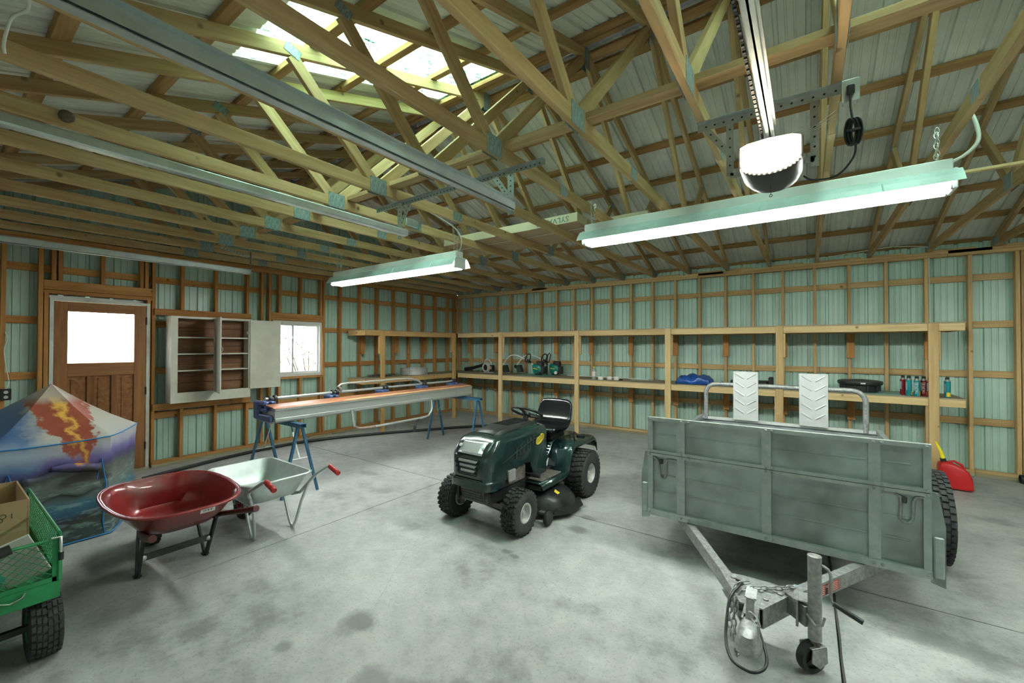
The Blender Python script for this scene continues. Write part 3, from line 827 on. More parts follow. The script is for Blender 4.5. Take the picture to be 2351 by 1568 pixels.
for k in range(3):
    cable('wire_strand', '', [(OX + .03, 2.44, 2.628), (OX + .06 + .01 * k, 2.48, 2.69 + .012 * k), (.0, 2.52, 2.725 + .014 * k), (.035, 2.54, 2.73 + .01 * k), (.12, 2.55, 2.765 + .02 * k)], .0014, M['cable'], parent=bw, n=5)

# ------------------------------------------------------------------ built-in shelves
PAL = M['pale']
se = thing('shelf_unit', 'long pale lumber shelf unit along the green ribbed wall', 'shelf', (-2.5, 7.45, 0))
FY = 7.10
def decks(t, mat):
    return
for k, (x, w) in enumerate(((-5.325, .089), (-3.53, .089), (-1.872, .089), (-.325, .089), (1.248, .092))):
    board('post', (x, FY - .019, .002), (x, FY - .019, 1.945 if k < 4 else 1.94), w, .038, PAL, se, up=(1, 0, 0))
    board('post_backer', (x - .02, FY + .021, .94 - .40), (x - .02, FY + .021, .935), w, .036, PAL, se, up=(1, 0, 0))
    board('post_backer', (x + .025, FY + .021, 1.50), (x + .025, FY + .021, 1.842), w, .036, PAL, se, up=(1, 0, 0))
segs_e = [(-6.60, -5.325), (-5.325, -3.53), (-3.53, -1.872), (-1.872, -.325), (-.325, 1.52)]
for z in (1.893, .980):
    for a, b in segs_e:
        board('front_beam', (a + .046, FY + .001, z), (b - .046 if b < 1.5 else b, FY + .001, z), .089, .036, PAL, se)
    board('back_ledger', (-7.18, 7.775, z), (-2.8, 7.775, z), .089, .036, M['stud'], se)
    board('back_ledger', (-2.796, 7.775, z), (1.52, 7.775, z), .089, .036, M['stud'], se)
    for x in [1.50] + [-6.95 + .8128 * k for k in range(11)]:
        board('joist', (x, FY + .02, z), (x, 7.757, z), .089, .036, M['stud'], se)
    for a, b in ((-7.20, -4.8), (-4.8, -2.37), (-2.37, .07), (.07, 1.53)):
        MB().bb(a + .002, b - .002, FY - .018, 7.795, z + .045, z + .059).build('deck_panel', M['ply'], se)
for k, x in enumerate(e_studs):
    if x < -7 or x > 1.6 or k % 2: continue
    board('cleat', (x + .012, 7.770, 1.49), (x + .012, 7.770, 1.846), .089, .036, M['stud_orange'], se, up=(1, 0, 0))
    board('cleat', (x + .012, 7.770, .60), (x + .012, 7.770, .934), .089, .036, M['stud_orange'], se, up=(1, 0, 0))
SO = M['shelf_orange']
sg_ = thing('shelf_unit', 'orange lumber corner shelf unit along the door wall', 'shelf', (-6.9, 5.9, 0))
FX = -6.66
for y, x in ((5.075, FX), (7.03, FX + .02)):
    board('post', (x + .019, y, .002), (x + .019, y, 1.945), .089, .038, SO, sg_, up=(0, 1, 0))
    board('post_backer', (x - .021, y - .02, 1.50), (x - .021, y - .02, 1.846), .089, .036, SO, sg_, up=(0, 1, 0))
for z in (1.893, .980):
    board('front_beam', (FX, 4.70, z), (FX, 5.03, z), .089, .036, SO, sg_)
    board('front_beam', (FX, 5.122, z), (FX, 6.982, z), .089, .036, SO, sg_)
    board('end_joist', (FX - .02, 4.715, z), (-7.20, 4.715, z), .089, .036, SO, sg_)
    board('back_ledger', (-7.20, 4.735, z), (-7.20, 7.05, z), .089, .036, M['stud_orange'], sg_)
    for y in (5.39, 5.82, 6.24, 6.65): board('joist', (FX - .02, y, z), (-7.18, y, z), .089, .036, M['stud_orange'], sg_)
    for a, b in ((4.70, 6.3), (6.3, 7.08)):
        MB().bb(-7.22, FX + .018, a + .002, b - .002, z + .045, z + .059).build('deck_panel', M['ply'], sg_)
for y in (4.99, 5.82, 6.65):
    board('cleat', (-7.20, y + .03, 1.49), (-7.20, y + .03, 1.846), .089, .036, M['stud_orange'], sg_, up=(0, 1, 0))

# ------------------------------------------------------------------ wall cabinet
CX0, CX1, CY0, CY1, CZ0, CZ1 = -7.17, -6.98, 1.905, 2.885, .87, 2.055
M['cab'] = pbr('cream_cabinet_paint', (0.60, 0.585, 0.50), 0.45, 0, 0.06, 5, dirt=((0.30, 0.22, 0.14), 0.25))
M['cabback'] = wood('cabinet_back_boards', (0.10, 0.045, 0.022), (0.24, 0.115, 0.055), 0.6, knots=False, hue=0.1)
cb = thing('wall_cabinet', 'old cream wall cabinet with both doors standing open, empty shelves inside', 'cabinet', (CX0, 2.4, CZ0))
for y in (CY0 + .01, CY1 - .01): MB().bb(CX0, CX1, y - .01, y + .01, CZ0, CZ1).build('side_panel', M['cab'], cb)
MB().bb(CX0, CX1, CY0 + .02, CY1 - .02, CZ1 - .02, CZ1).build('top_panel', M['cab'], cb)
MB().bb(CX0, CX1 - .02, CY0 + .02, CY1 - .02, CZ0 + .06, CZ0 + .08).build('bottom_panel', M['cab'], cb)
for k in range(9):
    z0 = CZ0 + .0 + k * .129; board('back_board', (CX0 + .012, CY0 + .02, z0 + .0645), (CX0 + .012, CY1 - .02, z0 + .0645), .126, .010, M['cabback'], cb)
for a, b, c, d in ((CY0, CY0 + .075, CZ0, CZ1), (CY1 - .03, CY1, CZ0, CZ1), (2.405, 2.425, CZ0 + .14, CZ1 - .03), (CY0 + .075, CY1 - .03, CZ1 - .028, CZ1), (CY0 + .075, CY1 - .03, CZ0, CZ0 + .14)):
    MB().bb(CX1, CX1 + .018, a, b, c, d).build('face_frame', M['cab'], cb)
for z in (1.305, 1.535, 1.765):
    MB().bb(CX0 + .02, CX1 - .005, CY0 + .02, CY1 - .02, z - .009, z + .009).build('shelf_board', M['cab'], cb)
def cab_door(hinge_y, ang, name, side):
    """door leaf hinged at hinge_y, opened by ang from the cabinet front"""
    w = .435; d = Vector((math.sin(ang), math.cos(ang) * side, 0)); nrm = Vector((-d.y, d.x, 0))
    h = Vector((CX1 + .028, hinge_y, 0)); zc = (CZ0 + .135 + CZ1 - .02) / 2; hh = CZ1 - .02 - CZ0 - .115
    m = Matrix(((d.x, nrm.x, 0), (d.y, nrm.y, 0), (0, 0, 1)))
    o = MB().cbox(h + d * (w / 2 + .006) + Vector((0, 0, zc)), (w, .018, hh), .003, m).build('cabinet_door', M['cab'], cb)
    for zz in (zc - hh * .40, zc + hh * .40):
        MB().cyl((h.x, h.y, zz - .03), (h.x, h.y, zz + .03), .006, 8).build('hinge', M['galv'], o)
    kp = h + d * (w - .035) + Vector((0, 0, zc + .05))
    MB().tube([kp + nrm * s * .009 for s in (1, 1)][:1] + [kp + nrm * .03 + Vector((0, 0, .01)), kp + nrm * .03 + Vector((0, 0, .06)), kp + nrm * .009 + Vector((0, 0, .07))], .004, 6).build('pull_handle', M['frame_white'], o, 60)
    return o
cab_door(2.415, 1.77, 'cabinet_door', 1)
cab_door(2.866, 0.08, 'cabinet_door', 1)
MB().bb(CX1 - .04, CX1 - .01, 2.845, 2.88, 1.83, 1.87).build('catch_block', M['cab'], cb)

# ------------------------------------------------------------------ outlet and cable by the door
ot = thing('wall_outlet', 'black duplex outlet box on the stud beside the entry door', 'outlet', (-7.2, .50, 1.11))
MB().cbox((-7.20, .515, 1.11), (.05, .078, .125), .004).build('outlet_body', M['black'], ot)
m = MB()
for z in (1.083, 1.137): m.lathe([(.017, 0), (.017, .004), (.0, .0045)], 16, (-7.176, .515, z), (1, 0, 0))
oo = m.build('socket_face', M['cable'], ot, 40)
m = MB()
for z in (1.083, 1.137):
    for dy in (-.006, .006): m.box((-7.1708, .515 + dy, z + .003), (.001, .003, .008))
m.build('socket_slot', M['black'], ot)
cable('wall_cable', 'white cable running up the stud above the black outlet', [(-7.19, .515, 1.17), (-7.195, .535, 1.25), (-7.20, .515, 1.4), (-7.20, .50, 1.6), (-7.195, .52, 1.72), (-7.22, .505, 1.80)], .005, M['cable'])
# ------------------------------------------------------------------ wheels
def wheel(parent, c, R, W, rr, mat_rim, rows=5, n=30, block=(.62, .55, .010), ax=(1, 0, 0), name='wheel', style='turf', dish=.25):
    """tire with tread blocks, rim and hub as sub-parts; axle along ax"""
    c = Vector(c); ax = Vector(ax).normalized(); a, b = MB.frame(ax)
    m = MB(); h = W / 2
    prof = [(rr, -h * .80), (rr + .012, -h * .98), (R * .80, -h), (R * .92, -h * .96), (R * .975, -h * .80), (R * .99, -h * .4), (R * .99, h * .4), (R * .975, h * .80), (R * .92, h * .96), (R * .80, h), (rr + .012, h * .98), (rr, h * .80)]
    k = 36
    rings = [[c + ax * q + r * (math.cos(2 * PI * i / k) * a + math.sin(2 * PI * i / k) * b) for i in range(k)] for r, q in prof]
    m.loft(rings, cap=False)
    pit = 2 * PI / n; rowp = W * .92 / rows
    for j in range(rows):
        q = (j - (rows - 1) / 2) * rowp; edge = abs(q) / h
        r0 = R * (.992 - .05 * max(0, edge - .45))
        for i in range(n):
            t = pit * (i + .5 * (j % 2)) + (.35 * pit * (abs(j - (rows - 1) / 2)) if style == 'turf' else 0)
            rad = math.cos(t) * a + math.sin(t) * b; tan = -math.sin(t) * a + math.cos(t) * b
            mt = Matrix(((ax.x, tan.x, rad.x), (ax.y, tan.y, rad.y), (ax.z, tan.z, rad.z)))
            m.box(c + ax * q + rad * r0, (rowp * block[0], R * pit * block[1], block[2] * 2), mt)
    tire = m.build(name, M['rubber'], parent, 50)
    m = MB()
    for sg in (-1, 1):
        prof2 = [(rr + .004, sg * h * .86), (rr - .004, sg * h * .92), (rr - .012, sg * h * .84), (rr - .018, sg * h * dish), (rr * .55, sg * h * (dish - .02)), (rr * .40, sg * h * (dish + .18)), (rr * .22, sg * h * (dish + .2)), (rr * .20, sg * h * (dish + .45)), (.001, sg * h * (dish + .47))]
        rg = [[c + ax * q + r * (math.cos(2 * PI * i / 24) * a + math.sin(2 * PI * i / 24) * b) for i in range(24)] for r, q in prof2]
        m.loft(rg, cap=False)
    m.build('rim', mat_rim, tire, 40)
    return tire

# ------------------------------------------------------------------ riding mower
MX = -2.455
mw = thing('riding_mower', 'dark green riding lawn mower with black seat and yellow logo', 'lawn mower', (MX, 3.65, 0))
M['mgreen'] = pbr('mower_green_paint', (0.012, 0.036, 0.034), 0.22, 0.25, 0.25, 6, coat=0.6, dirt=((0.06, 0.065, 0.06), 0.35))
M['mblack'] = pbr('mower_black_plastic', (0.016, 0.017, 0.018), 0.42, 0, 0.25, 10, dirt=((0.08, 0.076, 0.068), 0.3), spec=0.3)
M['seat'] = pbr('seat_vinyl', (0.006, 0.007, 0.009), 0.17, 0, 0.2, 8, spec=0.4)
M['rimgrey'] = pbr('rim_grey_paint', (0.55, 0.55, 0.53), 0.45, 0.1, 0.1, 10, dirt=((0.20, 0.17, 0.13), 0.4))
M['yellow'] = pbr('yellow_decal', (0.80, 0.62, 0.04), 0.5, 0, 0.05, 8)
M['ink'] = pbr('black_print', (0.02, 0.02, 0.02), 0.6)
M['dirtymetal'] = pbr('oily_engine_metal', (0.16, 0.14, 0.12), 0.6, 0.4, 0.5, 20)
def hood_sec(y, w, zb, zt, r=.06, crown=.012, n=5):
    pts = [(-w, zb)]
    for k in range(n + 1):
        q = PI / 2 * k / n; pts.append((-w + r - r * math.cos(q), zt - r + r * math.sin(q)))
    pts.append((0, zt + crown))
    for k in range(n + 1):
        q = PI / 2 * (1 - k / n); pts.append((w - r + r * math.cos(q), zt - r + r * math.sin(q)))
    pts.append((w, zb))
    return [(MX + x, y, z) for x, z in pts]
m = MB(); m.loft([hood_sec(2.785, .135, .455, .665, .05), hood_sec(2.80, .180, .425, .690, .06), hood_sec(2.835, .212, .412, .725, .06), hood_sec(2.885, .222, .410, .775, .06), hood_sec(2.935, .226, .410, .815, .06), hood_sec(3.02, .228, .430, .830, .06),
                  hood_sec(3.10, .230, .470, .836, .06), hood_sec(3.30, .233, .53, .845, .07), hood_sec(3.44, .235, .52, .850, .07), hood_sec(3.52, .236, .36, .850, .07), hood_sec(3.70, .236, .33, .848, .07), hood_sec(3.77, .225, .33, .835, .07)])
hood = m.build('hood', M['mgreen'], mw, 40)
m = MB(); rows_ = []
for y, z, w in ((3.70, .862, .125), (3.50, .880, .130), (3.30, .880, .128), (3.12, .868, .120), (3.04, .852, .105), (3.025, .838, .10)):
    rows_.append([(MX - w - .02, y, z - .03), (MX - w, y, z), (MX - w * .4, y, z + .008), (MX + w * .4, y, z + .008), (MX + w, y, z), (MX + w + .02, y, z - .03)])
m.loft(rows_, cap=False, closed=False); vent = m.build('hood_vent', M['mblack'], mw, 40)
for k in range(11):
    y = 3.28 + k * .035
    MB().bar((MX - .09, y, .890), (MX + .09, y, .890), .012, .006).build('louver', M['mblack'], vent)
m = MB(); g = []
for j in range(7):
    v = j / 6; row = []
    for i in range(13):
        u = -1 + i / 6; row.append((MX + .204 * u * (1 - .10 * v), 2.788 + .098 * v + .052 * abs(u) ** 2.4, .700 + .098 * v - .02 * abs(u) ** 3 * (1 - v)))
    g.append(row)
m.loft(g, cap=False, closed=False)
lm, lnt, lb = nodes('headlight_lens'); lb.inputs['Base Color'].default_value = (.72, .76, .78, 1); lb.inputs['Roughness'].default_value = .12; lb.inputs['Metallic'].default_value = .55
lens = m.build('headlight_lens', lm, mw, 60, solid=.006)
for sx in (-1, 1):
    m = MB(); m.lathe([(.018, 0), (.018, .002), (.008, .004), (.008, .006), (0, .007)], 16, (MX + sx * .13, 2.840, .756), (0, -.7, .7)); m.build('headlight_bulb', M['rimgrey'], lens, 40)
m = MB(); m.prism([(-.125, .66), (.125, .66), (.105, .515), (-.105, .515)], (MX, 2.779, 0), (1, 0, 0), (0, 0, 1), (0, .012, 0)); grl = m.build('grille', M['black'], mw)
for k, z in enumerate((.640, .598, .556)):
    w = .108 - k * .012
    m = MB(); m.prism([(-w, z + .012), (w, z + .012), (w - .02, z - .010), (-w - .004, z - .010)], (MX + .012, 2.773, 0), (1, 0, 0), (0, 0, 1), (0, .006, 0)); m.build('grille_slat', M['rimgrey'], grl)
    m = MB(); m.bar((MX - w - .03, 2.772, z - .018), (MX + w + .02, 2.772, z - .018), .01, .014); m.build('grille_bar', M['mgreen'], grl)
m = MB(); m.loft([[(MX - .16, 2.775, .452), (MX + .16, 2.775, .452), (MX + .16, 2.83, .405), (MX - .16, 2.83, .405)], [(MX - .16, 2.775, .485), (MX + .16, 2.775, .485), (MX + .16, 2.83, .485), (MX - .16, 2.83, .485)]])
m.loft([hood_sec(2.77, .150, .41, .475, .02, 0), hood_sec(2.80, .205, .395, .475, .02, 0), hood_sec(2.88, .236, .385, .470, .02, 0), hood_sec(3.02, .240, .40, .465, .02, 0)]); m.build('front_fascia', M['mgreen'], mw, 40)
m = MB(); m.cbox((MX + .01, 2.845, .335), (.27, .012, .14), .004, Matrix.Rotation(.25, 3, 'X'))
for i in range(6):
    for j in range(5): pass
bp = m.build('bumper_plate', M['dark'], mw)
m = MB()
for j in range(5):
    for i in range(7): m.box((MX - .105 + i * .036, 2.838 - (j - 2) * .0062, .335 + (j - 2) * .024), (.024, .006, .006), Matrix.Rotation(.25, 3, 'X'))
m.build('slot_grille', M['ink'], bp)
m = MB(); m.cbox((MX, 3.02, .31), (.20, .20, .13), .02); m.cbox((MX, 3.30, .36), (.26, .75, .20), .02); m.cbox((MX + .14, 3.20, .44), (.14, .42, .16), .02); m.cyl((MX + .215, 3.12, .44), (MX + .235, 3.12, .44), .05, 14)
m.build('engine_block', M['dirtymetal'], mw)
for k in range(5):
    MB().cbox((MX + .235, 3.08 + k * .022, .47), (.03, .012, .10), .003).build('cooling_fin', M['rimgrey'], mw)
for k in range(6):
    y = 3.20 + k * .058; MB().bar((MX + .2345, y, .60 + k * .014), (MX + .2345, y + .02, .70 + k * .016), .006, .026, (0, 1, 0)).build('side_louver', M['ink'], hood)
m = MB(); m.tube([(MX + .235, 2.96, .60), (MX + .238, 3.15, .655), (MX + .240, 3.4, .715), (MX + .240, 3.62, .755)], [.004, .010, .012, .006], 6); m.build('side_crease', M['mgreen'], hood, 60)
m = MB(); m.bb(MX - .20, MX - .17, 2.86, 4.6, .27, .36); m.bb(MX + .17, MX + .20, 2.86, 4.6, .27, .36); m.build('chassis_rail', M['mblack'], mw)
m = MB(); m.bar((MX - .33, 3.05, .20), (MX + .33, 3.05, .20), .05, .045); m.bar((MX, 3.05, .20), (MX, 3.05, .30), .06, .06)
for sx in (-1, 1): m.cyl((MX + sx * .30, 3.05, .13), (MX + sx * .30, 3.05, .29), .022, 10)
m.build('front_axle', M['dirtymetal'], mw)
for sx in (-1, 1):
    wheel(mw, (MX + sx * .375, 3.05, .193), .190, .155, .085, M['rimgrey'], 6, 26, (.80, .52, .011))
    wheel(mw, (MX + sx * .395, 4.27, .250), .247, .235, .105, M['rimgrey'], 7, 30, (.80, .52, .012))
# dash and steering
m = MB(); m.loft([hood_sec(3.76, .222, .40, .832, .08), hood_sec(3.80, .20, .36, .80, .08), hood_sec(3.84, .14, .33, .70, .06)]); m.build('dash_panel', M['mgreen'], mw, 40)
sw_c = Vector((MX, 3.735, .945)); sw_a = Vector((0, .42, .90)).normalized()
m = MB(); m.cyl((MX, 3.67, .80), sw_c - sw_a * .03, .034, 14, .028); m.build('steering_column', M['mblack'], mw, 40)
m = MB(); m.torus(sw_c, sw_a, .168, .0135, 36, 8); a_, b_ = MB.frame(sw_a)
for q in (PI / 2 + .0, PI / 2 + 2.2, PI / 2 - 2.2): m.bar(sw_c - sw_a * .012, sw_c + .165 * (math.cos(q) * a_ + math.sin(q) * b_), .034, .012, sw_a)
m.lathe([(.05, -.02), (.052, .0), (.045, .012), (0, .014)], 18, sw_c - sw_a * .012, sw_a); m.build('steering_wheel', M['mblack'], mw, 50)
# body pan: footboards and fenders
poly = [(3.40, .335), (3.88, .335), (3.93, .36), (3.99, .52), (4.04, .585), (4.10, .605), (4.56, .605), (4.62, .57), (4.64, .47)]
for sx in (-1, 1):
    m = MB(); x0, x1 = MX + sx * .145, MX + sx * .40; rings = []
    for x, dz in ((x0, .0), (MX + sx * .34, .0), (MX + sx * .385, -.006), (x1, -.03), (MX + sx * .405, -.055)):
        rings.append([(x, y, z + dz) for y, z in poly])
    m.loft(rings, cap=False, closed=False); fo = m.build('fender_footboard', M['mgreen'], mw, 35, solid=.012)
    m = MB(); m.bb(MX + sx * .20, MX + sx * .36, 3.45, 3.84, .342, .352); m.build('foot_mat', M['dirtymetal'], fo)
m = MB(); rings = []
for x in (MX - .15, MX + .15): rings.append([(x, y, z) for y, z in ((3.80, .42), (3.90, .42), (3.97, .50), (4.03, .585), (4.10, .61), (4.58, .61), (4.64, .47))])
m.loft(rings, cap=False, closed=False); m.build('centre_tunnel', M['mgreen'], mw, 35, solid=.012)
for k in range(5): MB().bar((MX - .10, 3.925 + k * .021, .463 + k * .027), (MX + .14, 3.925 + k * .021, .463 + k * .027), .012, .008).build('tunnel_rib', M['mgreen'], mw)
m = MB(); m.bar((MX + .16, 3.44, .40), (MX + .33, 3.44, .40), .022, .022); m.cyl((MX + .25, 3.44, .40), (MX + .345, 3.44, .40), .020, 12); m.build('foot_pedal', M['mblack'], mw, 40)
m = MB(); m.lathe([(.045, 0), (.05, .008), (.05, .02), (.03, .024), (0, .026)], 18, (MX + .30, 4.42, .604)); m.build('cup_recess', M['mblack'], mw, 40)
m = MB(); m.bb(MX + .33, MX + .345, 4.12, 4.28, .57, .60); m.tube([(MX + .345, 4.20, .58), (MX + .345, 4.15, .66), (MX + .345, 4.16, .69)], .010, 8); m.build('height_lever', M['mblack'], mw)
# seat
path = [(3.935, .690, .34, .05), (3.955, .725, .42, .075), (4.03, .735, .455, .09), (4.16, .718, .465, .09), (4.27, .735, .47, .095), (4.325, .790, .465, .09), (4.355, .865, .455, .075), (4.385, .945, .44, .065), (4.40, 1.000, .40, .055), (4.405, 1.030, .30, .035)]
m = MB(); rings = []
for i, (y, z, w, t) in enumerate(path):
    p0, p1 = path[max(i - 1, 0)], path[min(i + 1, len(path) - 1)]
    tan = Vector((0, p1[0] - p0[0], p1[1] - p0[1])).normalized(); nr = Vector((0, -tan.z, tan.y)); rg = []
    for k in range(16):
        q = 2 * PI * k / 16; cx_ = math.copysign(abs(math.cos(q)) ** .55, math.cos(q)); sn = math.copysign(abs(math.sin(q)) ** .8, math.sin(q))
        bol = .028 * max(0, abs(cx_) - .55) / .45 if sn > -.2 and 1 < i < 9 else 0
        rg.append(Vector((MX + w / 2 * cx_, y, z)) + nr * (t / 2 * sn + bol))
    rings.append(rg)
m.loft(rings); seat = m.build('seat', M['seat'], mw, 80, sub=1)
m = MB(); m.cbox((MX, 4.16, .64), (.30, .30, .05), .01); m.cyl((MX + .12, 4.25, .61), (MX + .12, 4.25, .67), .018, 10); m.cyl((MX - .12, 4.25, .61), (MX - .12, 4.25, .67), .018, 10); m.build('seat_bracket', M['mblack'], mw)
for sx in (-1, 1):
    m = MB(); hx = MX + sx * .20; prev = []
    for k in range(40): q = k * .785; prev.append((hx + .016 * math.cos(q), 4.33 + .016 * math.sin(q), .612 + k * .0016))
    m.tube(prev, .003, 5); m.build('seat_spring', M['dark'], mw)
# cutting deck
def sup(cx, cy, a, b, z, n=28, e=.7): return [(cx + a * math.copysign(abs(math.cos(2 * PI * k / n)) ** e, math.cos(2 * PI * k / n)), cy + b * math.copysign(abs(math.sin(2 * PI * k / n)) ** e, math.sin(2 * PI * k / n)), z) for k in range(n)]
m = MB(); m.loft([sup(MX + .02, 3.68, .545, .335, .075), sup(MX + .02, 3.68, .53, .325, .10), sup(MX + .02, 3.68, .515, .31, .15), sup(MX + .01, 3.68, .47, .275, .20), sup(MX, 3.68, .38, .21, .232), sup(MX, 3.68, .20, .12, .240)]); dk = m.build('mower_deck', M['mblack'], mw, 40)
m = MB(); m.add([(MX + .39, 3.55, .255), (MX + .49, 3.62, .205), (MX + .44, 3.72, .222), (MX + .34, 3.65, .262)], [(0, 1, 2, 3)])
m = MB(); m.box((MX + .455, 3.62, .205), (.10, .045, .003), Matrix.Rotation(.62, 3, 'Y') @ Matrix.Rotation(.35, 3, 'Z')); m.build('yellow_label', M['yellow'], dk)
m = MB(); m.cbox((MX + .26, 3.52, .27), (.16, .12, .06), .01); m.cbox((MX + .33, 3.60, .285), (.07, .07, .05), .008); m.build('belt_cover', M['mblack'], dk)
m = MB(); m.lathe([(.0, -.022), (.03, -.022), (.06, -.02), (.066, -.01), (.066, .01), (.06, .02), (.03, .022), (0, .022)], 20, (MX + .50, 3.335, .072), (1, 0, 0)); m.build('gauge_wheel', M['mblack'], dk, 40)
MB().bar((MX + .40, 3.35, .10), (MX + .52, 3.35, .10), .05, .02).build('gauge_bracket', M['dirtymetal'], dk)
m = MB(); m.add([(MX + .50, 3.42, .06), (MX + .60, 3.60, .05), (MX + .60, 3.86, .05), (MX + .52, 3.92, .10), (MX + .52, 3.44, .12)], [(0, 1, 2, 3, 4)]); m.build('discharge_flap', M['mblack'], dk, solid=.012)
# logo on the side of the hood
e = MB(); rg = []
U, W_ = Vector((0, .93, .36)), Vector((0, -.36, .93)); c0 = Vector((MX + .2385, 3.615, .715))
rg0 = [c0 + U * (.085 * math.cos(2 * PI * k / 28)) + W_ * (.042 * math.sin(2 * PI * k / 28)) for k in range(28)]
e.loft([rg0, [p + Vector((.003, 0, 0)) for p in rg0]]); lg = e.build('logo_decal', M['yellow'], mw)
m = MB()
for s in (-1, 1): m.bar(c0 + W_ * (.017 * s) - U * .08 + Vector((.0035, 0, 0)), c0 + W_ * (.017 * s) + U * .08 + Vector((.0035, 0, 0)), .001, .004, W_)
m.build('logo_stripe', M['ink'], lg)
text('YARDWORKS', 'lettering', .030, c0 + Vector((.0042, 0, 0)), (U, W_), M['ink'], lg, .0004, .95)

# ------------------------------------------------------------------ utility trailer
M['tgalv'] = pbr('trailer_galvanized_sheet', (0.37, 0.42, 0.42), 0.48, 0.40, 0.20, 4, dirt=((0.11, 0.105, 0.09), 0.75))
M['tframe'] = pbr('trailer_frame_galvanized', (0.40, 0.44, 0.43), 0.5, 0.45, 0.12, 16)
M['tongue'] = pbr('spangled_zinc', (0.34, 0.345, 0.34), 0.5, 0.5, 0.30, 40, dirt=((0.22, 0.18, 0.15), 0.4))
M['ramp'] = pbr('ramp_aluminium', (0.68, 0.69, 0.68), 0.5, 0.35, 0.06, 6)
TX, TY = -.236, 3.42
M['sticker0'] = pbr('blue_white_label', (0.35, 0.42, 0.50), 0.5, 0, 0.6, 60)
tr = thing('utility_trailer', 'grey galvanized box utility trailer with a tall front panel', 'trailer', (TX, 4.4, 0))
X0, X1 = -1.056, .585
def panel(name, z0, z1, grooves):
    m = MB(); m.bb(X0 + .02, X1 - .02, TY + .004, TY + .012, z0, z1); o = m.build(name, M['tgalv'], tr)
    for z in grooves:
        for a, b in ((-.76, -.28), (-.195, .30), (.375, .50), (-.99, -.85)):
            g = MB(); g.tube([(a, TY + .004, z), (b, TY + .004, z)], .006, 8); g.build('pressed_crease', M['tgalv'], o, 60)
panel('front_panel', .34, .80, (.625, .495)); panel('upper_front_panel', .80, 1.062, (.950,))
def tbar(name, p0, p1, w, h, mat='tframe', up=(0, 0, 1), par=None): return MB().bar(p0, p1, w, h, up).build(name, M[mat], par or tr)
for a, b in ((-1.059, -1.02), (-.836, -.777), (-.266, -.209), (.306, .364), (.553, .588)):
    x = (a + b) / 2
    tbar('panel_post', (x, TY - .006, .32), (x, TY - .006, .782), .022, b - a, up=(1, 0, 0)); tbar('panel_post', (x, TY - .006, .818), (x, TY - .006, 1.062), .022, b - a, up=(1, 0, 0))
for z, h in ((1.070, .026), (.812, .022), (.786, .022), (.325, .045)):
    tbar('cross_rail', (X0 - .004, TY - .002, z), (X1 + .004, TY - .002, z), .04 if z > .4 else .05, h)
for x, z in [(x, z) for x in (-1.04, -.80, -.745, -.24, -.205, .33, .37, .57) for z in (.812, .786, .325, 1.07)]:
    m = MB(); m.lathe([(.009, 0), (.009, .005), (.004, .009), (0, .0095)], 8, (x, TY - .0225 if z > .4 else TY - .027, z), (0, -1, 0)); m.build('bolt', M['tongue'], tr, 40)
YR = 5.40
for x, s in ((X0 + .02, -1), (X1 - .02, 1)):
    m = MB(); m.bb(x - .004, x + .004, TY + .03, YR, .34, .81); sd = m.build('side_panel', M['tgalv'], tr)
    MB().bar((x, TY + .03, .825), (x, YR, .825), .04, .035).build('side_rail', M['tframe'], sd)
    for y in (3.9, 4.4, 4.9): MB().bar((x + s * .012, y, .34), (x + s * .012, y, .81), .02, .05, (0, 1, 0)).build('side_post', M['tframe'], sd)
MB().bb(X0 + .03, X1 - .03, TY + .02, YR, .335, .350).build('bed_floor', M['tgalv'], tr)
rp = MB().bb(X0 + .03, X1 - .03, YR - .006, YR + .006, .345, .80).build('tailgate', M['tgalv'], tr)
MB().bar((X0 + .02, YR, .812), (X1 - .02, YR, .812), .045, .03).build('tailgate_rail', M['ramp'], rp)
r = .11; hx0, hx1, hz = -.985, .470, 1.215
arc = [(hx0, YR - .01, .80), (hx0, YR - .01, hz - r)] + [(hx0 + r - r * math.cos(q), YR - .01, hz - r + r * math.sin(q)) for q in [PI / 2 * k / 6 for k in range(1, 7)]] + [(hx1 - r + r * math.sin(q), YR - .01, hz - r + r * math.cos(q)) for q in [PI / 2 * k / 6 for k in range(7)]] + [(hx1, YR - .01, .80)]
MB().tube(arc, .024, 12).build('tubular_hoop', M['tongue'], tr, 60)
for xa, xb in ((-.694, -.446), (-.073, .173)):
    xc = (xa + xb) / 2
    o = MB().cbox((xc, YR - .045, 1.095), (xb - xa, .008, .55), .003).build('chevron_plate', M['ramp'], tr)
    for k in range(5):
        z = .90 + k * .098
        for s in (-1, 1):
            g = MB(); g.tube([(xc + s * .015, YR - .050, z), (xc + s * .10, YR - .050, z + .058)], [.008, .008], 8); g.build('raised_rib', M['ramp'], o, 60)
# corner guards, fenders, wheels
for s, xi in ((-1, X0 - .002), (1, X1 + .002)):
    m = MB(); m.prism([(0, .80), (s * .038, .79), (s * .068, .60), (s * .066, .245), (s * .004, .262)], (xi, TY + .03, 0), (1, 0, 0), (0, 0, 1), (0, .012, 0)); m.build('corner_guard', M['tgalv'], tr)
    m = MB(); m.cbox((xi + s * .036, TY + .02, .42), (.045, .02, .24), .006); m.build('guard_post', M['tframe'], tr)
    cxw = TX + s * 1.005; R = .345
    fr_ = []
    for x in (xi + s * .012, xi + s * .075):
        fr_.append([(x, 4.55 + .40 * math.cos(q), .36 + .40 * math.sin(q)) for q in [PI * .10 + PI * .72 * k / 14 for k in range(15)]])
    m = MB(); m.loft(fr_, cap=False, closed=False); m.build('fender', M['tgalv'], tr, 40, solid=.006)
    wheel(tr, (cxw, 4.55, R), R, .195, .175, M['rimgrey'], 5, 44, (.84, .66, .009), style='road')
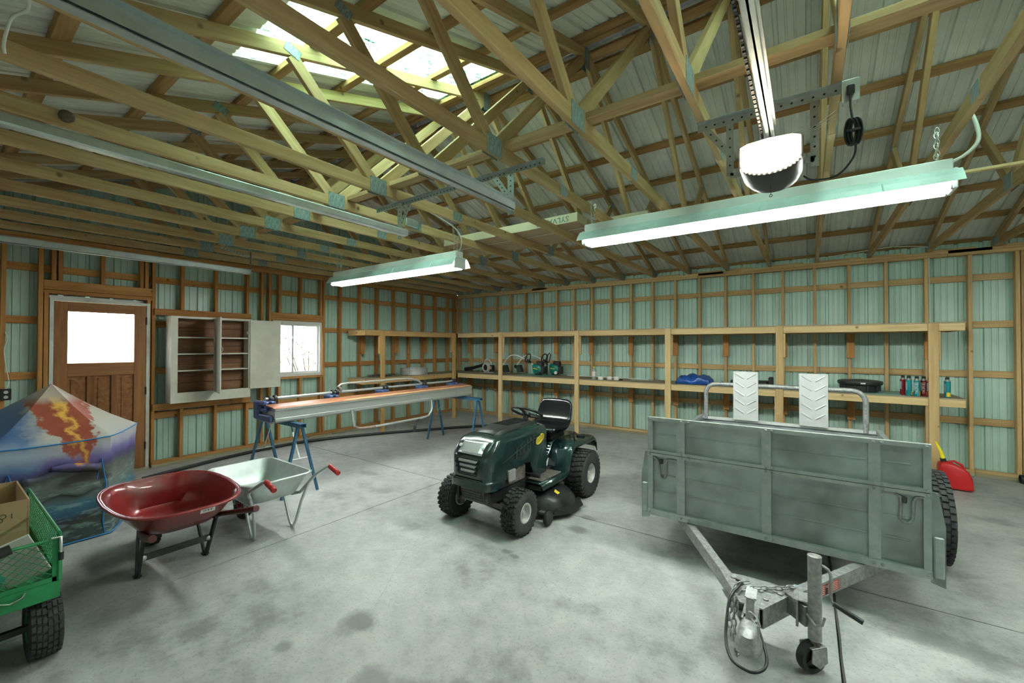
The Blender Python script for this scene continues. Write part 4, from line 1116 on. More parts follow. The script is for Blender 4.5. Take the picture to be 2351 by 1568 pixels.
MB().bar((TX - .9, 4.55, .33), (TX + .9, 4.55, .33), .05, .05).build('axle', M['tframe'], tr)
# latch hooks
for pts in ([(.364, .767), (.42, .770), (.452, .755), (.457, .72), (.452, .62), (.468, .603), (.492, .603), (.508, .63), (.512, .735), (.525, .763), (.556, .770)],
            [(-1.015, .764), (-.985, .745), (-.974, .71), (-.966, .62), (-.950, .602), (-.932, .604), (-.918, .64), (-.918, .735), (-.905, .757), (-.832, .760)]):
    m = MB(); m.tube([(x, TY - .012, z) for x, z in pts], .0085, 8); h = m.build('latch_hook', M['tongue'], tr, 60)
    mid = pts[3]; MB().cbox((mid[0] + .012, TY - .012, .735), (.026, .018, .036), .004).build('spring_catch', M['dark'], h)
# tongue
TB = .255
for s in (-1, 1):
    tbar('tongue_beam', (TX + s * .055, 2.60, TB), (TX + s * .62, 3.62, TB), .05, .085, 'tongue')
m = MB(); poly = [(-.06, 2.50), (.045, 2.50), (.175, 2.76), (.08, 2.80), (-.10, 2.80), (-.185, 2.76)]
m.loft([[(TX + x, y, .300) for x, y in poly], [(TX + x, y, .308) for x, y in poly]]); m.loft([[(TX + x, y, .205) for x, y in poly], [(TX + x, y, .213) for x, y in poly]]); m.build('gusset_plate', M['tongue'], tr)
m = MB(); m.prism([(.045, 2.50), (.175, 2.76)][:2] + [(.172, 2.765), (.040, 2.505)], (TX, 0, .213), (1, 0, 0), (0, 1, 0), (0, 0, .088)); m.build('gusset_side', M['tongue'], tr)
m = MB(); m.bb(TX - .038, TX + .030, 2.36, 2.62, .215, .222); m.bb(TX - .038, TX - .030, 2.36, 2.62, .215, .31); m.bb(TX + .022, TX + .030, 2.36, 2.62, .215, .31); m.bb(TX - .038, TX + .030, 2.40, 2.62, .304, .312); cp = m.build('coupler', M['tongue'], tr)
m = MB(); cx_, cy_ = TX - .002, 2.30
m.loft([sup(cx_, cy_ + .02, .060, .095, .208, 20, .9), sup(cx_, cy_ + .02, .058, .092, .225, 20, .9), sup(cx_, cy_ + .02, .048, .082, .255, 20, .9), sup(cx_, cy_ + .03, .044, .085, .285, 20, .9), sup(cx_, cy_ + .05, .032, .06, .302, 20, .9)]); m.build('ball_socket', M['tongue'], cp, 50)
m = MB(); m.prism([(0, .30), (.05, .385), (.085, .39), (.03, .30)], (TX - .022, 2.37, 0), (0, 1, 0), (0, 0, 1), (.034, 0, 0)); m.bar((TX - .004, 2.43, .38), (TX - .004, 2.50, .398), .05, .006); m.build('latch_lever', M['tongue'], cp)
m = MB(); m.torus((TX + .02, 2.345, .33), (.5, .5, .3), .035, .003, 20, 6); m.build('safety_pin', M['chain'], cp)
for (x, y) in ((TX - .005, 2.46), (TX - .005, 2.54), (TX + .05, 2.60), (TX + .11, 2.70), (TX - .12, 2.74), (TX + .02, 2.67)):
    m = MB(); m.lathe([(.014, 0), (.014, .007), (.008, .009), (0, .009)], 6 if y < 2.55 else 14, (x, y, .308)); m.build('bolt', M['tongue'], cp)
m = MB(); pth = [(TX + .17, 2.80, .325), (TX + .12, 2.72, .335), (TX + .05, 2.70, .322), (TX - .01, 2.66, .325), (TX - .06, 2.60, .325), (TX - .085, 2.54, .29), (TX - .09, 2.50, .21), (TX - .075, 2.44, .13), (TX - .06, 2.38, .10), (TX - .055, 2.34, .16)]
links(m, pth, .034, .0042, .011); links(m, [(p[0] - .025, p[1] + .02, p[2] + .012) for p in pth[3:8]], .034, .0042, .011); m.build('safety_chain', M['tongue'], tr)
cable('trailer_wire', '', [(TX - .10, 2.70, .32), (TX - .07, 2.62, .345), (TX - .105, 2.50, .32), (TX - .11, 2.42, .26), (TX - .105, 2.34, .20), (TX - .085, 2.27, .175), (TX - .05, 2.22, .165), (TX + .02, 2.20, .165), (TX + .065, 2.235, .175), (TX + .075, 2.29, .19), (TX + .055, 2.36, .22), (TX + .03, 2.42, .25)], .0068, M['black'], parent=tr)
# jack
JX, JY = .025, 2.63
m = MB(); m.cyl((JX, JY, .17), (JX, JY, .585), .030, 20); m.lathe([(.031, 0), (.031, .006), (.02, .009), (0, .009)], 20, (JX, JY, .585)); jk = m.build('jack_post', M['tongue'], tr, 40)
MB().cyl((JX, JY, .13), (JX, JY, .175), .022, 16).build('jack_inner_tube', M['dirtymetal'], jk, 40)
m = MB(); m.tube([(JX + .03, JY - .01, .555), (JX + .055, JY - .02, .545), (JX + .065, JY - .022, .52), (JX + .065, JY - .022, .40), (JX + .075, JY - .025, .385), (JX + .10, JY - .03, .378)], .0075, 8); cr = m.build('crank_handle', M['tongue'], jk, 60)
MB().cyl((JX + .075, JY - .025, .386), (JX + .185, JY - .055, .352), .0125, 12).build('crank_grip', M['black'], cr, 40)
m = MB(); m.cbox((JX - .075, JY + .045, .275), (.012, .10, .14), .003); m.cbox((JX - .055, JY + .06, .335), (.07, .10, .008), .002); m.bar((JX - .12, JY + .10, .27), (JX - .03, JY - .0, .27), .03, .10); m.build('jack_clamp', M['tongue'], jk)
m = MB(); m.tube([(JX - .035, JY - .03, .30), (JX + .0, JY - .045, .262), (JX + .03, JY - .04, .27), (JX + .04, JY - .035, .31)], .006, 8); m.build('clamp_hook', M['tongue'], jk, 60)
m = MB()
for s in (-1, 1): m.prism([(-.04, .135), (.045, .135), (.050, .06), (.005, .035), (-.045, .07)], (JX - .012 + s * .033, JY, 0), (0, 1, 0), (0, 0, 1), (s * .005, 0, 0))
m.cbox((JX - .012, JY, .138), (.075, .09, .006), .002); m.xf(Matrix.Translation((JX, JY, 0)) @ Matrix.Rotation(-.75, 4, 'Z') @ Matrix.Translation((-JX, -JY, 0))); fk = m.build('caster_fork', M['tongue'], jk)
ca = Matrix.Rotation(-.75, 3, 'Z') @ Vector((1, 0, 0)); cc = Vector((JX - .015, JY + .0, .078))
m = MB(); a_, b_ = MB.frame(ca)
prof = [(.052, -.020), (.074, -.021), (.078, -.012), (.078, .012), (.074, .021), (.052, .020)]
m.loft([[cc + ca * q + rr_ * (math.cos(2 * PI * i / 24) * a_ + math.sin(2 * PI * i / 24) * b_) for i in range(24)] for rr_, q in prof], cap=False); cw = m.build('caster_wheel', M['rubber'], jk, 50)
m = MB(); m.lathe([(.054, -.008), (.054, .008)], 24, cc, ca); m.lathe([(.018, -.024), (.018, .024)], 12, cc, ca)
for k in range(5): q = 2 * PI * k / 5; m.bar(cc, cc + .053 * (math.cos(q) * a_ + math.sin(q) * b_), .012, .026, ca)
m.build('caster_hub', M['mblack'], cw, 30)
# warning labels on the tongue
dv = Vector((.565, 1.02, 0)).normalized(); nv = Vector((dv.y, -dv.x, 0)); M['redlabel'] = pbr('red_warning_label', (0.50, 0.11, 0.08), 0.55, 0, 0.15, 30)
lc = Vector((TX + .055, 2.60, TB)) + dv * .50 + nv * .0262
mt = Matrix(((dv.x, nv.x, 0), (dv.y, nv.y, 0), (0, 0, 1))); lb_ = MB().box(lc, (.26, .001, .06), mt).build('warning_label', M['redlabel'], tr)
M['whiteink'] = pbr('white_print', (0.75, 0.74, 0.70), 0.6)
m = MB()
for j in range(5):
    for k in (-1, 1): m.box(lc + dv * (.066 * k) + Vector((0, 0, .021 - j * .0105)) + nv * .001, (.088, .0006, .0022), mt)
m.build('printed_line', M['whiteink'], lb_)['kind'] = 'stuff'
m = MB(); m.box(lc + nv * .0010, (.022, .0006, .058), mt); m.build('label_pictogram', M['ink'], lb_)
text('TO', 'lettering', .019, lc + nv * .0018 + Vector((0, 0, .014)), (dv, (0, 0, 1)), M['whiteink'], lb_, .0003)
m = MB(); m.box((TX + .165, 2.83, .3095), (.06, .022, .001), Matrix.Rotation(1.05, 3, 'Z')); m.build('maker_label', M['sticker0'], tr)
# ------------------------------------------------------------------ red wheelbarrow
M['wbred'] = pbr('red_enamel', (0.23, 0.017, 0.018), 0.28, 0.1, 0.12, 7, coat=0.4, dirt=((0.15, 0.095, 0.085), 0.85))
M['wbhandle'] = pbr('dark_red_tube', (0.10, 0.03, 0.028), 0.4, 0.2, 0.2, 9)
rb = thing('wheelbarrow', 'red steel wheelbarrow with a dusty oval tray and dark legs', 'wheelbarrow', (-3.95, 1.10, 0))
def tray_ring(cx, cy, a, b, z, near=.84, n=48, e=.52, tilt=0.0):
    out = []
    for k in range(n):
        q = 2 * PI * k / n; c, s = math.cos(q), math.sin(q)
        x = a * math.copysign(abs(c) ** e, c); y = b * math.copysign(abs(s) ** e, s)
        y *= 1 - (1 - near) * max(0, x / a) ** 1.5 if x > 0 else 1 - .12 * (x / a) ** 2
        out.append((cx + x, cy + y, z - tilt * x))
    return out
m = MB(); cy = 1.095
m.loft([tray_ring(-3.83, cy - .03, .50, .372, .575, tilt=.03), tray_ring(-3.83, cy - .03, .48, .352, .575, tilt=.03), tray_ring(-3.85, cy - .02, .44, .325, .53, tilt=.03), tray_ring(-3.89, cy - .01, .385, .28, .44, tilt=.03), tray_ring(-3.95, cy, .33, .23, .36, tilt=.02), tray_ring(-3.95, cy, .27, .17, .335, tilt=.0), tray_ring(-3.95, cy, .10, .06, .328)], cap='end')
tray = m.build('tray', M['wbred'], rb, 60, solid=.004)
m = MB(); m.tube([Vector(p) + Vector((0, 0, -.004)) for p in tray_ring(-3.83, cy - .03, .50, .372, .575, tilt=.03)], .009, 8, closed=True); m.build('rolled_rim', M['wbred'], tray, 60)
M['sticker'] = pbr('white_sticker', (0.72, 0.71, 0.66), 0.5); stk = MB().box((-3.352, 1.13, .530), (.001, .085, .035), Matrix.Rotation(.35, 3, 'Y')).build('price_sticker', M['sticker'], tray)
m = MB()
for k in range(7): m.box((-3.3510, 1.105 + k * .009, .530), (.001, .004 if k % 2 else .002, .016), Matrix.Rotation(.35, 3, 'Y'))
m.build('printed_line', M['ink'], stk)
for s in (-1, 1):
    yh = cy + s * .29
    m = MB(); m.tube([(-4.50, cy + s * .07, .215), (-4.2, cy + s * .12, .275), (-3.75, cy + s * .22, .345), (-3.42, cy + s * .275, .43), (-3.23, yh, .485)], [.017, .017, .018, .020, .022], 10); h = m.build('handle', M['wbhandle'], rb, 60)
    yl = cy + s * .205
    m = MB()
    m.bar((-3.72, yl + s * .01, .345), (-3.885, yl, .012), .042, .012, (0, 1, 0)); m.bar((-3.885, yl, .008), (-3.925, yl, .008), .042, .012, (0, 0, 1)); m.bar((-3.925, yl, .012), (-4.02, yl - s * .03, .31), .042, .012, (0, 1, 0)); m.build('leg', M['dark'], rb)
    MB().bar((-4.05, cy + s * .13, .325), (-3.70, cy + s * .22, .345), .05, .02).build('tray_riser', M['dark'], rb)
MB().bar((-3.815, cy - .20, .16), (-3.815, cy + .20, .16), .012, .045).build('leg_brace', M['dark'], rb)
for s in (-1, 1):
    m = MB(); m.lathe([(.018, 0), (.018, .006), (.010, .010), (0, .011)], 14, (-3.806, cy + s * .195, .16), (1, 0, 0)); m.build('brace_bolt', M['chain'], rb, 40)
wheel(rb, (-4.47, cy, .185), .183, .085, .075, M['dark'], 4, 26, (.8, .45, .006), ax=(0, 1, 0))
MB().cyl((-4.47, cy - .09, .185), (-4.47, cy + .09, .185), .009, 10).build('axle', M['galv'], rb, 40)

# ------------------------------------------------------------------ galvanized wheelbarrow
M['wbgalv'] = pbr('zinc_tray', (0.56, 0.62, 0.60), 0.38, 0.55, 0.10, 10)
M['redgrip'] = pbr('red_rubber_grip', (0.42, 0.02, 0.02), 0.5, 0, 0.1, 10)
gb = thing('wheelbarrow', 'galvanized silver wheelbarrow with red handle grips', 'wheelbarrow', (-4.0, 1.79, 0))
def rrect(x0, x1, y0, y1, z, r, n=5):
    out = []
    for (cx, cy, a0) in ((x1 - r, y1 - r, 0), (x0 + r, y1 - r, PI / 2), (x0 + r, y0 + r, PI), (x1 - r, y0 + r, 3 * PI / 2)):
        for k in range(n + 1):
            q = a0 + PI / 2 * k / n; out.append((cx + r * math.cos(q), cy + r * math.sin(q), z))
    return out
m = MB(); m.loft([rrect(-4.55, -3.70, 1.50, 2.085, .500, .09), rrect(-4.535, -3.715, 1.515, 2.07, .502, .08), rrect(-4.49, -3.76, 1.55, 2.03, .40, .08), rrect(-4.44, -3.81, 1.59, 1.99, .315, .08), rrect(-4.42, -3.83, 1.61, 1.97, .305, .07), rrect(-4.2, -4.1, 1.74, 1.84, .304, .03)], cap='end')
gt = m.build('tray', M['wbgalv'], gb, 40, solid=.003)
MB().tube([Vector(p) for p in rrect(-4.55, -3.70, 1.50, 2.085, .498, .09)], .008, 8, closed=True).build('rolled_rim', M['wbgalv'], gt, 60)
for s in (-1, 1):
    yc = 1.79
    m = MB(); m.tube([(-4.46, yc + s * .06, .145), (-4.40, yc + s * .10, .24), (-4.2, yc + s * .17, .292), (-3.88, yc + s * .18, .292), (-3.78, yc + s * .20, .32), (-3.70, yc + s * .265, .44), (-3.66, yc + s * .275, .48), (-3.44, yc + s * .262, .595), (-3.40, yc + s * .262, .602)], .0135, 10); h = m.build('handle', M['wbgalv'], gb, 60)
    m = MB(); m.cyl((-3.405, yc + s * .262, .604), (-3.275, yc + s * .262, .565), .019, 14); m.torus((-3.275, yc + s * .262, .565), (1, 0, -.3), .017, .004, 14, 6)
    for k in range(4): m.torus((-3.385 + k * .03, yc + s * .262, .598 - k * .009), (1, 0, -.3), .0185, .003, 14, 6)
    m.build('grip', M['redgrip'], h, 50)
    yl = yc + s * .165
    m = MB(); m.tube([(-3.72, yc + s * .245, .40), (-3.755, yl + s * .035, .25), (-3.80, yl + s * .008, .06), (-3.825, yl, .018), (-3.865, yl, .016), (-3.895, yl, .045), (-4.02, yl, .295)], .012, 10); m.build('leg', M['wbgalv'], gb, 60)
wheel(gb, (-4.46, 1.79, .143), .140, .075, .06, pbr('red_rim', (0.35, 0.02, 0.02), 0.4), 4, 26, (.8, .45, .006), ax=(0, 1, 0))
MB().cyl((-4.46, 1.71, .143), (-4.46, 1.87, .143), .009, 10).build('axle', M['galv'], gb, 40)

# ------------------------------------------------------------------ folding sawhorses and sheet metal brake
M['sawblue'] = pbr('blue_painted_steel', (0.035, 0.13, 0.24), 0.4, 0.1, 0.18, 9, dirt=((0.02, 0.05, 0.10), 0.4))
def sawhorse(label, yb, x0, x1):
    t = thing('sawhorse', label, 'sawhorse', ((x0 + x1) / 2, yb, 0), 'blue folding sawhorses under the brake')
    m = MB(); m.bb(x0, x1, yb - .035, yb + .035, .785, .790); m.bb(x0, x1, yb - .035, yb - .031, .745, .79); m.bb(x0, x1, yb + .031, yb + .035, .745, .79); m.build('top_bar', M['sawblue'], t)
    for xe in (x0 + .07, x1 - .07):
        sx = -1 if xe == x0 + .07 else 1
        for sy in (-1, 1):
            m = MB(); m.bar((xe, yb + sy * .02, .765), (xe + sx * .015, yb + sy * .20, .004), .026, .026); m.build('leg', M['sawblue'], t)
        m = MB(); m.bar((xe, yb - .105, .40), (xe, yb + .105, .40), .02, .004); m.build('spreader', M['galv'], t)
        m = MB(); m.bar((xe, yb, .40), (xe - sx * .20, yb, .75), .014, .006); m.build('brace_strut', M['galv'], t)
    return t
sawhorse('blue folding sawhorse under the brake end near the galvanized wheelbarrow', 2.42, -5.52, -4.54)
sawhorse('blue folding sawhorse under the brake end near the corner shelves', 5.36, -5.55, -4.43)
M['copper'] = pbr('copper_brown_vinyl', (0.42, 0.17, 0.09), 0.35, 0.1, 0.12, 3, stretch=(1, .2, 1))
M['alu'] = pbr('brushed_aluminium', (0.60, 0.63, 0.61), 0.38, 0.6, 0.06, 6, stretch=(4, .15, 4))
M['bluecast'] = pbr('blue_casting', (0.06, 0.10, 0.24), 0.4, 0.1, 0.15, 12)
M['pipegrey'] = pbr('grey_pipe', (0.52, 0.53, 0.51), 0.4, 0.4, 0.08, 8)
bk = thing('sheet_metal_brake', 'long aluminium sheet bending brake with a copper coloured top on blue sawhorses', 'bending brake', (-4.95, 3.9, .79))
Y0, Y1 = 2.23, 5.52
def extr(name, poly, mat, y0=Y0, y1=Y1, par=None): return MB().prism(poly, (0, y0, 0), (1, 0, 0), (0, 0, 1), (0, y1 - y0, 0)).build(name, M[mat], par or bk)
extr('front_beam', [(-4.79, .815), (-4.765, .815), (-4.765, .845), (-4.778, .85), (-4.778, .93), (-4.765, .935), (-4.765, .955), (-4.79, .955)], 'alu')
extr('base_channel', [(-5.14, .792), (-4.82, .792), (-4.82, .815), (-4.795, .82), (-4.795, .925), (-5.02, .925), (-5.14, .86)], 'alu')
extr('copper_leaf', [(-4.772, .957), (-4.80, .972), (-4.99, .985), (-4.99, .975), (-4.80, .957)], 'copper', Y0 - .01, Y1)
extr('wood_strip', [(-4.776, .9575), (-4.800, .974), (-4.803, .971), (-4.779, .955)], 'pale', 3.1, Y1 - .02)
m = MB()
for k in range(110): m.box((-4.7645, Y0 + .06 + k * .029, .950), (.002, .014, .006))
m.build('knurled_edge', M['galv'], bk)
MB().tube([(-5.12, Y0 + .05, 1.035), (-5.12, 5.46, 1.035)], .017, 14).build('clamp_pipe', M['pipegrey'], bk, 60)
for k, y in enumerate((2.36, 3.15, 3.95, 4.72, 5.43)):
    o = MB().cbox((-5.11, y - .06, .965), (.16, .13, .09), .012).build('clamp_casting', M['bluecast'], bk)
    m = MB()
    for d in (-.028, .028): m.lathe([(.036, -.016), (.038, -.012), (.038, .012), (.036, .016)], 18, (-5.12, y + d, 1.035), (0, 1, 0))
    m.build('clamp_collar', M['dark'], o, 40)
    MB().cbox((-5.03, y - .05, 1.0), (.10, .045, .03), .006).build('clamp_arm', M['bluecast'], o)
m = MB(); m.cbox((-5.12, Y0 - .03, .925), (.12, .05, .21), .015); m.cbox((-4.95, Y0 - .025, .845), (.28, .045, .075), .012); m.cbox((-5.03, Y0 - .025, 1.005), (.16, .045, .05), .012); m.cbox((-4.99, Y0 - .02, .925), (.14, .03, .04), .01); m.build('end_casting', M['bluecast'], bk)
m = MB(); m.cbox((-5.06, Y1 + .015, .92), (.20, .03, .14), .01); m.build('end_casting', M['bluecast'], bk)
lp = [(-5.12, 3.24, 1.035), (-5.05, 3.20, 1.08), (-4.99, 3.12, 1.13), (-5.0, 3.16, 1.148), (-5.06, 3.30, 1.150), (-5.10, 4.30, 1.145), (-5.10, 4.45, 1.135), (-5.11, 4.58, 1.10), (-5.12, 4.68, 1.045)]
MB().tube(lp, .014, 10).build('clamp_handle', M['pipegrey'], bk, 60)
hp = [(-4.76, 3.17, .82), (-4.74, 3.17, .70), (-4.735, 3.19, .625), (-4.73, 3.25, .585), (-4.73, 3.35, .575), (-4.73, 4.35, .575), (-4.73, 4.46, .590), (-4.735, 4.52, .64), (-4.74, 4.545, .70), (-4.76, 4.55, .82)]
hd = MB().tube(hp, .015, 10).build('bending_handle', M['pipegrey'], bk, 60)
MB().tube([hp[2], hp[3], hp[4], (-4.73, 3.50, .575)], .0185, 10).build('foam_grip', pbr('brown_foam_grip', (0.28, 0.20, 0.17), 0.8), hd, 60)
for y in (3.17, 4.55): MB().cbox((-4.762, y, .815), (.022, .045, .06), .004).build('handle_bracket', M['galv'], hd)
m = MB(); m.bar((-4.73, 4.26, .57), (-4.73, 4.20, .47), .03, .008); m.bar((-4.73, 4.20, .47), (-4.73, 4.18, .395), .05, .014); m.build('hanging_stop', M['dark'], hd)

# ------------------------------------------------------------------ play tent
def tent_print():
    m_, nt, b = nodes('printed_tent_fabric'); v = objco(nt)
    sep = N(nt, 'ShaderNodeSeparateXYZ'); L(nt, v, sep.inputs[0]); Y, Z = math_(nt, 'ADD', sep.outputs[1], .58), sep.outputs[2]
    n1 = noise(nt, v, 3.2, 4, .6); n2 = noise(nt, v, 11, 4, .65); vs = objco(nt, (3, 3, 14)); n3 = noise(nt, vs, 2.2, 4, .65)
    zz = math_(nt, 'ADD', Z, math_(nt, 'MULTIPLY', math_(nt, 'SUBTRACT', n1.outputs[0], .5), .16))
    zn = math_(nt, 'DIVIDE', zz, 1.3)
    r = ramp(nt, [(0.0, (.035, .06, .06)), (.10, (.05, .075, .07)), (.16, (.04, .03, .035)), (.20, (.03, .10, .17)), (.25, (.05, .16, .22)), (.29, (.10, .14, .14)), (.36, (.13, .15, .14)), (.44, (.07, .08, .07)), (.49, (.06, .04, .14)), (.54, (.16, .13, .34)), (.60, (.38, .38, .46)), (.68, (.50, .48, .44)), (.80, (.50, .47, .40)), (1.0, (.42, .33, .28))])
    L(nt, zn, r.inputs[0]); c = r.outputs[0]
    # blue night sky with falling specks on one side
    rb_ = ramp(nt, [(.40, (.02, .05, .13)), (.50, (.06, .13, .30)), (.60, (.36, .44, .56)), (.70, (.07, .14, .30)), (.85, (.10, .16, .28)), (1.0, (.30, .28, .27))]); L(nt, zn, rb_.inputs[0])
    lft = math_(nt, 'MULTIPLY', math_(nt, 'SUBTRACT', math_(nt, 'ADD', .60, math_(nt, 'MULTIPLY', math_(nt, 'SUBTRACT', n1.outputs[0], .5), .5)), Y), 7.0, True)
    up = math_(nt, 'MULTIPLY', math_(nt, 'SUBTRACT', zz, .60), 12, True)
    c = mix(nt, math_(nt, 'MULTIPLY', lft, up), c, rb_.outputs[0])
    # foliage strokes low down
    st = ramp(nt, [(.52, (0, 0, 0)), (.62, (1, 1, 1))]); L(nt, n3.outputs[0], st.inputs[0])
    low = math_(nt, 'MULTIPLY', math_(nt, 'SUBTRACT', .60, zz), 8, True)
    c = mix(nt, math_(nt, 'MULTIPLY', math_(nt, 'MULTIPLY', st.outputs[0], low), .6), c, (.24, .34, .34))
    # volcano cone
    n5 = noise(nt, v, 7.5, 3, .6)
    wob = math_(nt, 'MULTIPLY', math_(nt, 'SUBTRACT', n5.outputs[0], .5), .20)
    dy = math_(nt, 'ABSOLUTE', math_(nt, 'SUBTRACT', Y, .80))
    cone = math_(nt, 'MULTIPLY', math_(nt, 'SUBTRACT', math_(nt, 'SUBTRACT', .68, math_(nt, 'MULTIPLY', dy, 1.0)), math_(nt, 'ADD', Z, wob)), 40, True)
    cone = math_(nt, 'MULTIPLY', cone, math_(nt, 'MULTIPLY', math_(nt, 'SUBTRACT', zz, .46), 20, True))
    c = mix(nt, cone, c, (.045, .04, .04))
    # red ash plume
    h = math_(nt, 'SUBTRACT', Z, .64)
    yc = math_(nt, 'SUBTRACT', .795, math_(nt, 'MULTIPLY', h, .22))
    w = math_(nt, 'ADD', .030, math_(nt, 'MULTIPLY', h, .38))
    d = math_(nt, 'SUBTRACT', math_(nt, 'ABSOLUTE', math_(nt, 'SUBTRACT', math_(nt, 'ADD', Y, math_(nt, 'MULTIPLY', wob, 1.5)), yc)), w)
    pl = math_(nt, 'MULTIPLY', math_(nt, 'MULTIPLY', d, -45), 1.0, True)
    pl = math_(nt, 'MULTIPLY', pl, math_(nt, 'MULTIPLY', h, 40, True)); pl = math_(nt, 'MULTIPLY', pl, math_(nt, 'MULTIPLY', math_(nt, 'SUBTRACT', 1.20, zz), 14, True))
    core = math_(nt, 'MULTIPLY', math_(nt, 'ADD', d, math_(nt, 'ADD', math_(nt, 'MULTIPLY', h, .335), .002)), -22, True)
    pr = mix(nt, core, mix(nt, n1.outputs[0], (.20, .025, .015), (.46, .13, .07)), (.85, .50, .10))
    c = mix(nt, pl, c, pr)
    L(nt, c, b.inputs['Base Color']); b.inputs['Roughness'].default_value = .55
    return m_
M['tent'] = tent_print(); M['tentblue'] = pbr('blue_piping', (0.02, 0.20, 0.50), 0.5)
tn = thing('play_tent', 'pop-up play tent printed with an erupting volcano, in front of the door', 'tent', (-5.60, .58, 0))
TC = Vector((-5.60, .58)); APX = Vector((-5.60, .665, 1.305))
cor = [TC + .69 * Vector((math.cos(math.radians(q)), math.sin(math.radians(q)))) for q in (33, 93, 153, 213, 273, 333)]
def edge_pts(n=9):
    out = []
    for i in range(6):
        a, b = cor[i - 1], cor[i]
        for k in range(n): out.append((a.lerp(b, k / n), k / n))
    return out
EP = edge_pts()
def sag(t): return 4 * t * (1 - t)
m = MB(); rings = []
for s in (0, .15, .35, .6, .85, 1.0):
    rg = []
    for p, t in EP:
        q = Vector((p.x, p.y, .855 - .012 * sag(t))).lerp(APX, s); q.z -= .03 * math.sin(PI * s) * (1 + .3 * sag(t)); rg.append(q)
    rings.append(rg)
def shift0(rings): return rings
m.loft(rings[:-1] + [[APX + (Vector(p) - APX) * .01 for p in rings[0]]], cap=False); roof = m.build('tent_roof', M['tent'], tn, 40)
m = MB(); rings = []
for z, k in ((.855, 1.0), (.72, .985), (.55, .975), (.36, .975), (.18, .985), (.012, 1.02)):
    rg = []
    for i, (p, t) in enumerate(EP):
        wr = .014 * math.sin(i * 2.3 + z * 17) * math.sin(PI * (1 - z / .86)) ; q = TC + (p - TC) * (k + wr)
        rg.append((q.x, q.y, z - (.012 * sag(t) if z > .8 else 0)))
    rings.append(rg)
m.loft(rings, cap=False); wl = m.build('tent_wall', M['tent'], tn, 60)
MB().tube([(p.x, p.y, .855 - .012 * sag(t)) for p, t in EP], .006, 6, closed=True).build('rim_piping', M['tentblue'], tn, 60)
MB().tube([(TC.x + (p.x - TC.x) * 1.02, TC.y + (p.y - TC.y) * 1.02, .012) for p, t in EP], .007, 6, closed=True).build('hem_piping', M['tentblue'], tn, 60)
def front(y, z, o=.02):
    a, b = cor[5], cor[0]; t = (y - a.y) / (b.y - a.y); p = a.lerp(b, t); d = (p - TC).normalized()
    kk = .985 - .01 * math.sin(PI * (1 - z / .86)); q = TC + (p - TC) * (kk + o); return Vector((q.x, q.y, z))
for pts in ([(.865, .50), (.892, .67), (.925, .45), (.918, .30), (.905, .12), (.915, .02)], [(.345, .52), (.375, .66), (.415, .50)]):
    MB().tube([front(y, z, .03) for y, z in pts], .006, 6).build('door_piping', M['tentblue'], tn, 30)
m = MB(); pth = [front(.60, .655, .05), front(.68, .645, .06), front(.78, .625, .06), front(.875, .60, .05)]; m.tube(pth, [.015, .034, .036, .030], 10); m.build('rolled_flap', M['tent'], tn, 60)
m = MB(); rows_ = []
for j in range(7):
    z = .62 - j * .035; row = []
    for i in range(13):
        y = .45 + i * .036; row.append(front(y, z - .02 * math.sin(i * .9), .035 + .018 * math.sin(i * 1.7 + j * 1.1) + .01 * math.sin(j * 2.3)))
    rows_.append(row)
m.loft(rows_, cap=False, closed=False); m.build('door_flap', M['tent'], tn, 60, solid=.003)

# ------------------------------------------------------------------ green mesh garden cart
M['cgreen'] = pbr('green_powder_coat', (0.015, 0.23, 0.075), 0.42, 0.05, 0.15, 10)
gc = thing('garden_cart', 'green wire mesh garden cart with a black handle grip and big tire', 'cart', (-3.75, .13, 0))
cx0, cx1, cy0, cy1, cz = -4.32, -3.20, -.17, .415, .405
m = MB(); m.bb(cx0, cx1, cy0, cy1, cz - .006, cz); m.build('tray_floor', M['cgreen'], gc)
for a, b in (((cx0, cy0), (cx1, cy0)), ((cx0, cy1), (cx1, cy1)), ((cx0, cy0), (cx0, cy1)), ((cx1, cy0), (cx1, cy1))):
    MB().bar((*a, cz - .02), (*b, cz - .02), .012, .085).build('tray_rail', M['cgreen'], gc)
def mesh_panel(p0, p1, z0, z1, slope0=None):
    """framed side with a diagonal wire mesh"""
    p0, p1 = Vector((*p0, 0)), Vector((*p1, 0)); d = p1 - p0; Lg = d.length; d.normalize()
    P = lambda s, z: tuple(p0 + d * s + Vector((0, 0, z)))
    m = MB(); m.tube([P(0, z0), P(0, z1), P(Lg, z1), P(Lg, z0)], .009, 8); m.bar(P(0, z0 + .012), P(Lg, z0 + .012), .004, .03)
    for s in (.006, Lg - .006): m.bar(P(s, z0), P(s, z1), .004, .035, up=d)
    o = m.build('side_frame', M['cgreen'], gc, 40)
    w = MB(); st = .042; h = z1 - z0 - .02
    for sg in (-1, 1):
        s = -h
        while s < Lg + h:
            a, b = s, s + sg * h * 1.25
            pts = []
            for t in (0, 1):
                u = a + (b - a) * t; z = z0 + .01 + h * t; pts.append((u, z))
            (u0, q0), (u1, q1) = pts
            lo, hi = 0.0, 1.0
            for lim, sign in ((0, 1), (Lg, -1)):
                f0, f1 = sign * (u0 - lim), sign * (u1 - lim)
                if f0 < 0 and f1 < 0: lo, hi = 1, 0; break
                if f0 < 0: lo = max(lo, f0 / (f0 - f1))
                elif f1 < 0: hi = min(hi, f0 / (f0 - f1))
            if hi > lo: w.tube([P(u0 + (u1 - u0) * lo, q0 + (q1 - q0) * lo), P(u0 + (u1 - u0) * hi, q0 + (q1 - q0) * hi)], .0016, 4)
            s += st
    w.build('wire_mesh', M['cgreen'], o)
mesh_panel((cx0, cy1), (cx1, cy1), cz + .02, .675); mesh_panel((cx0, cy0), (cx1, cy0), cz + .02, .675)
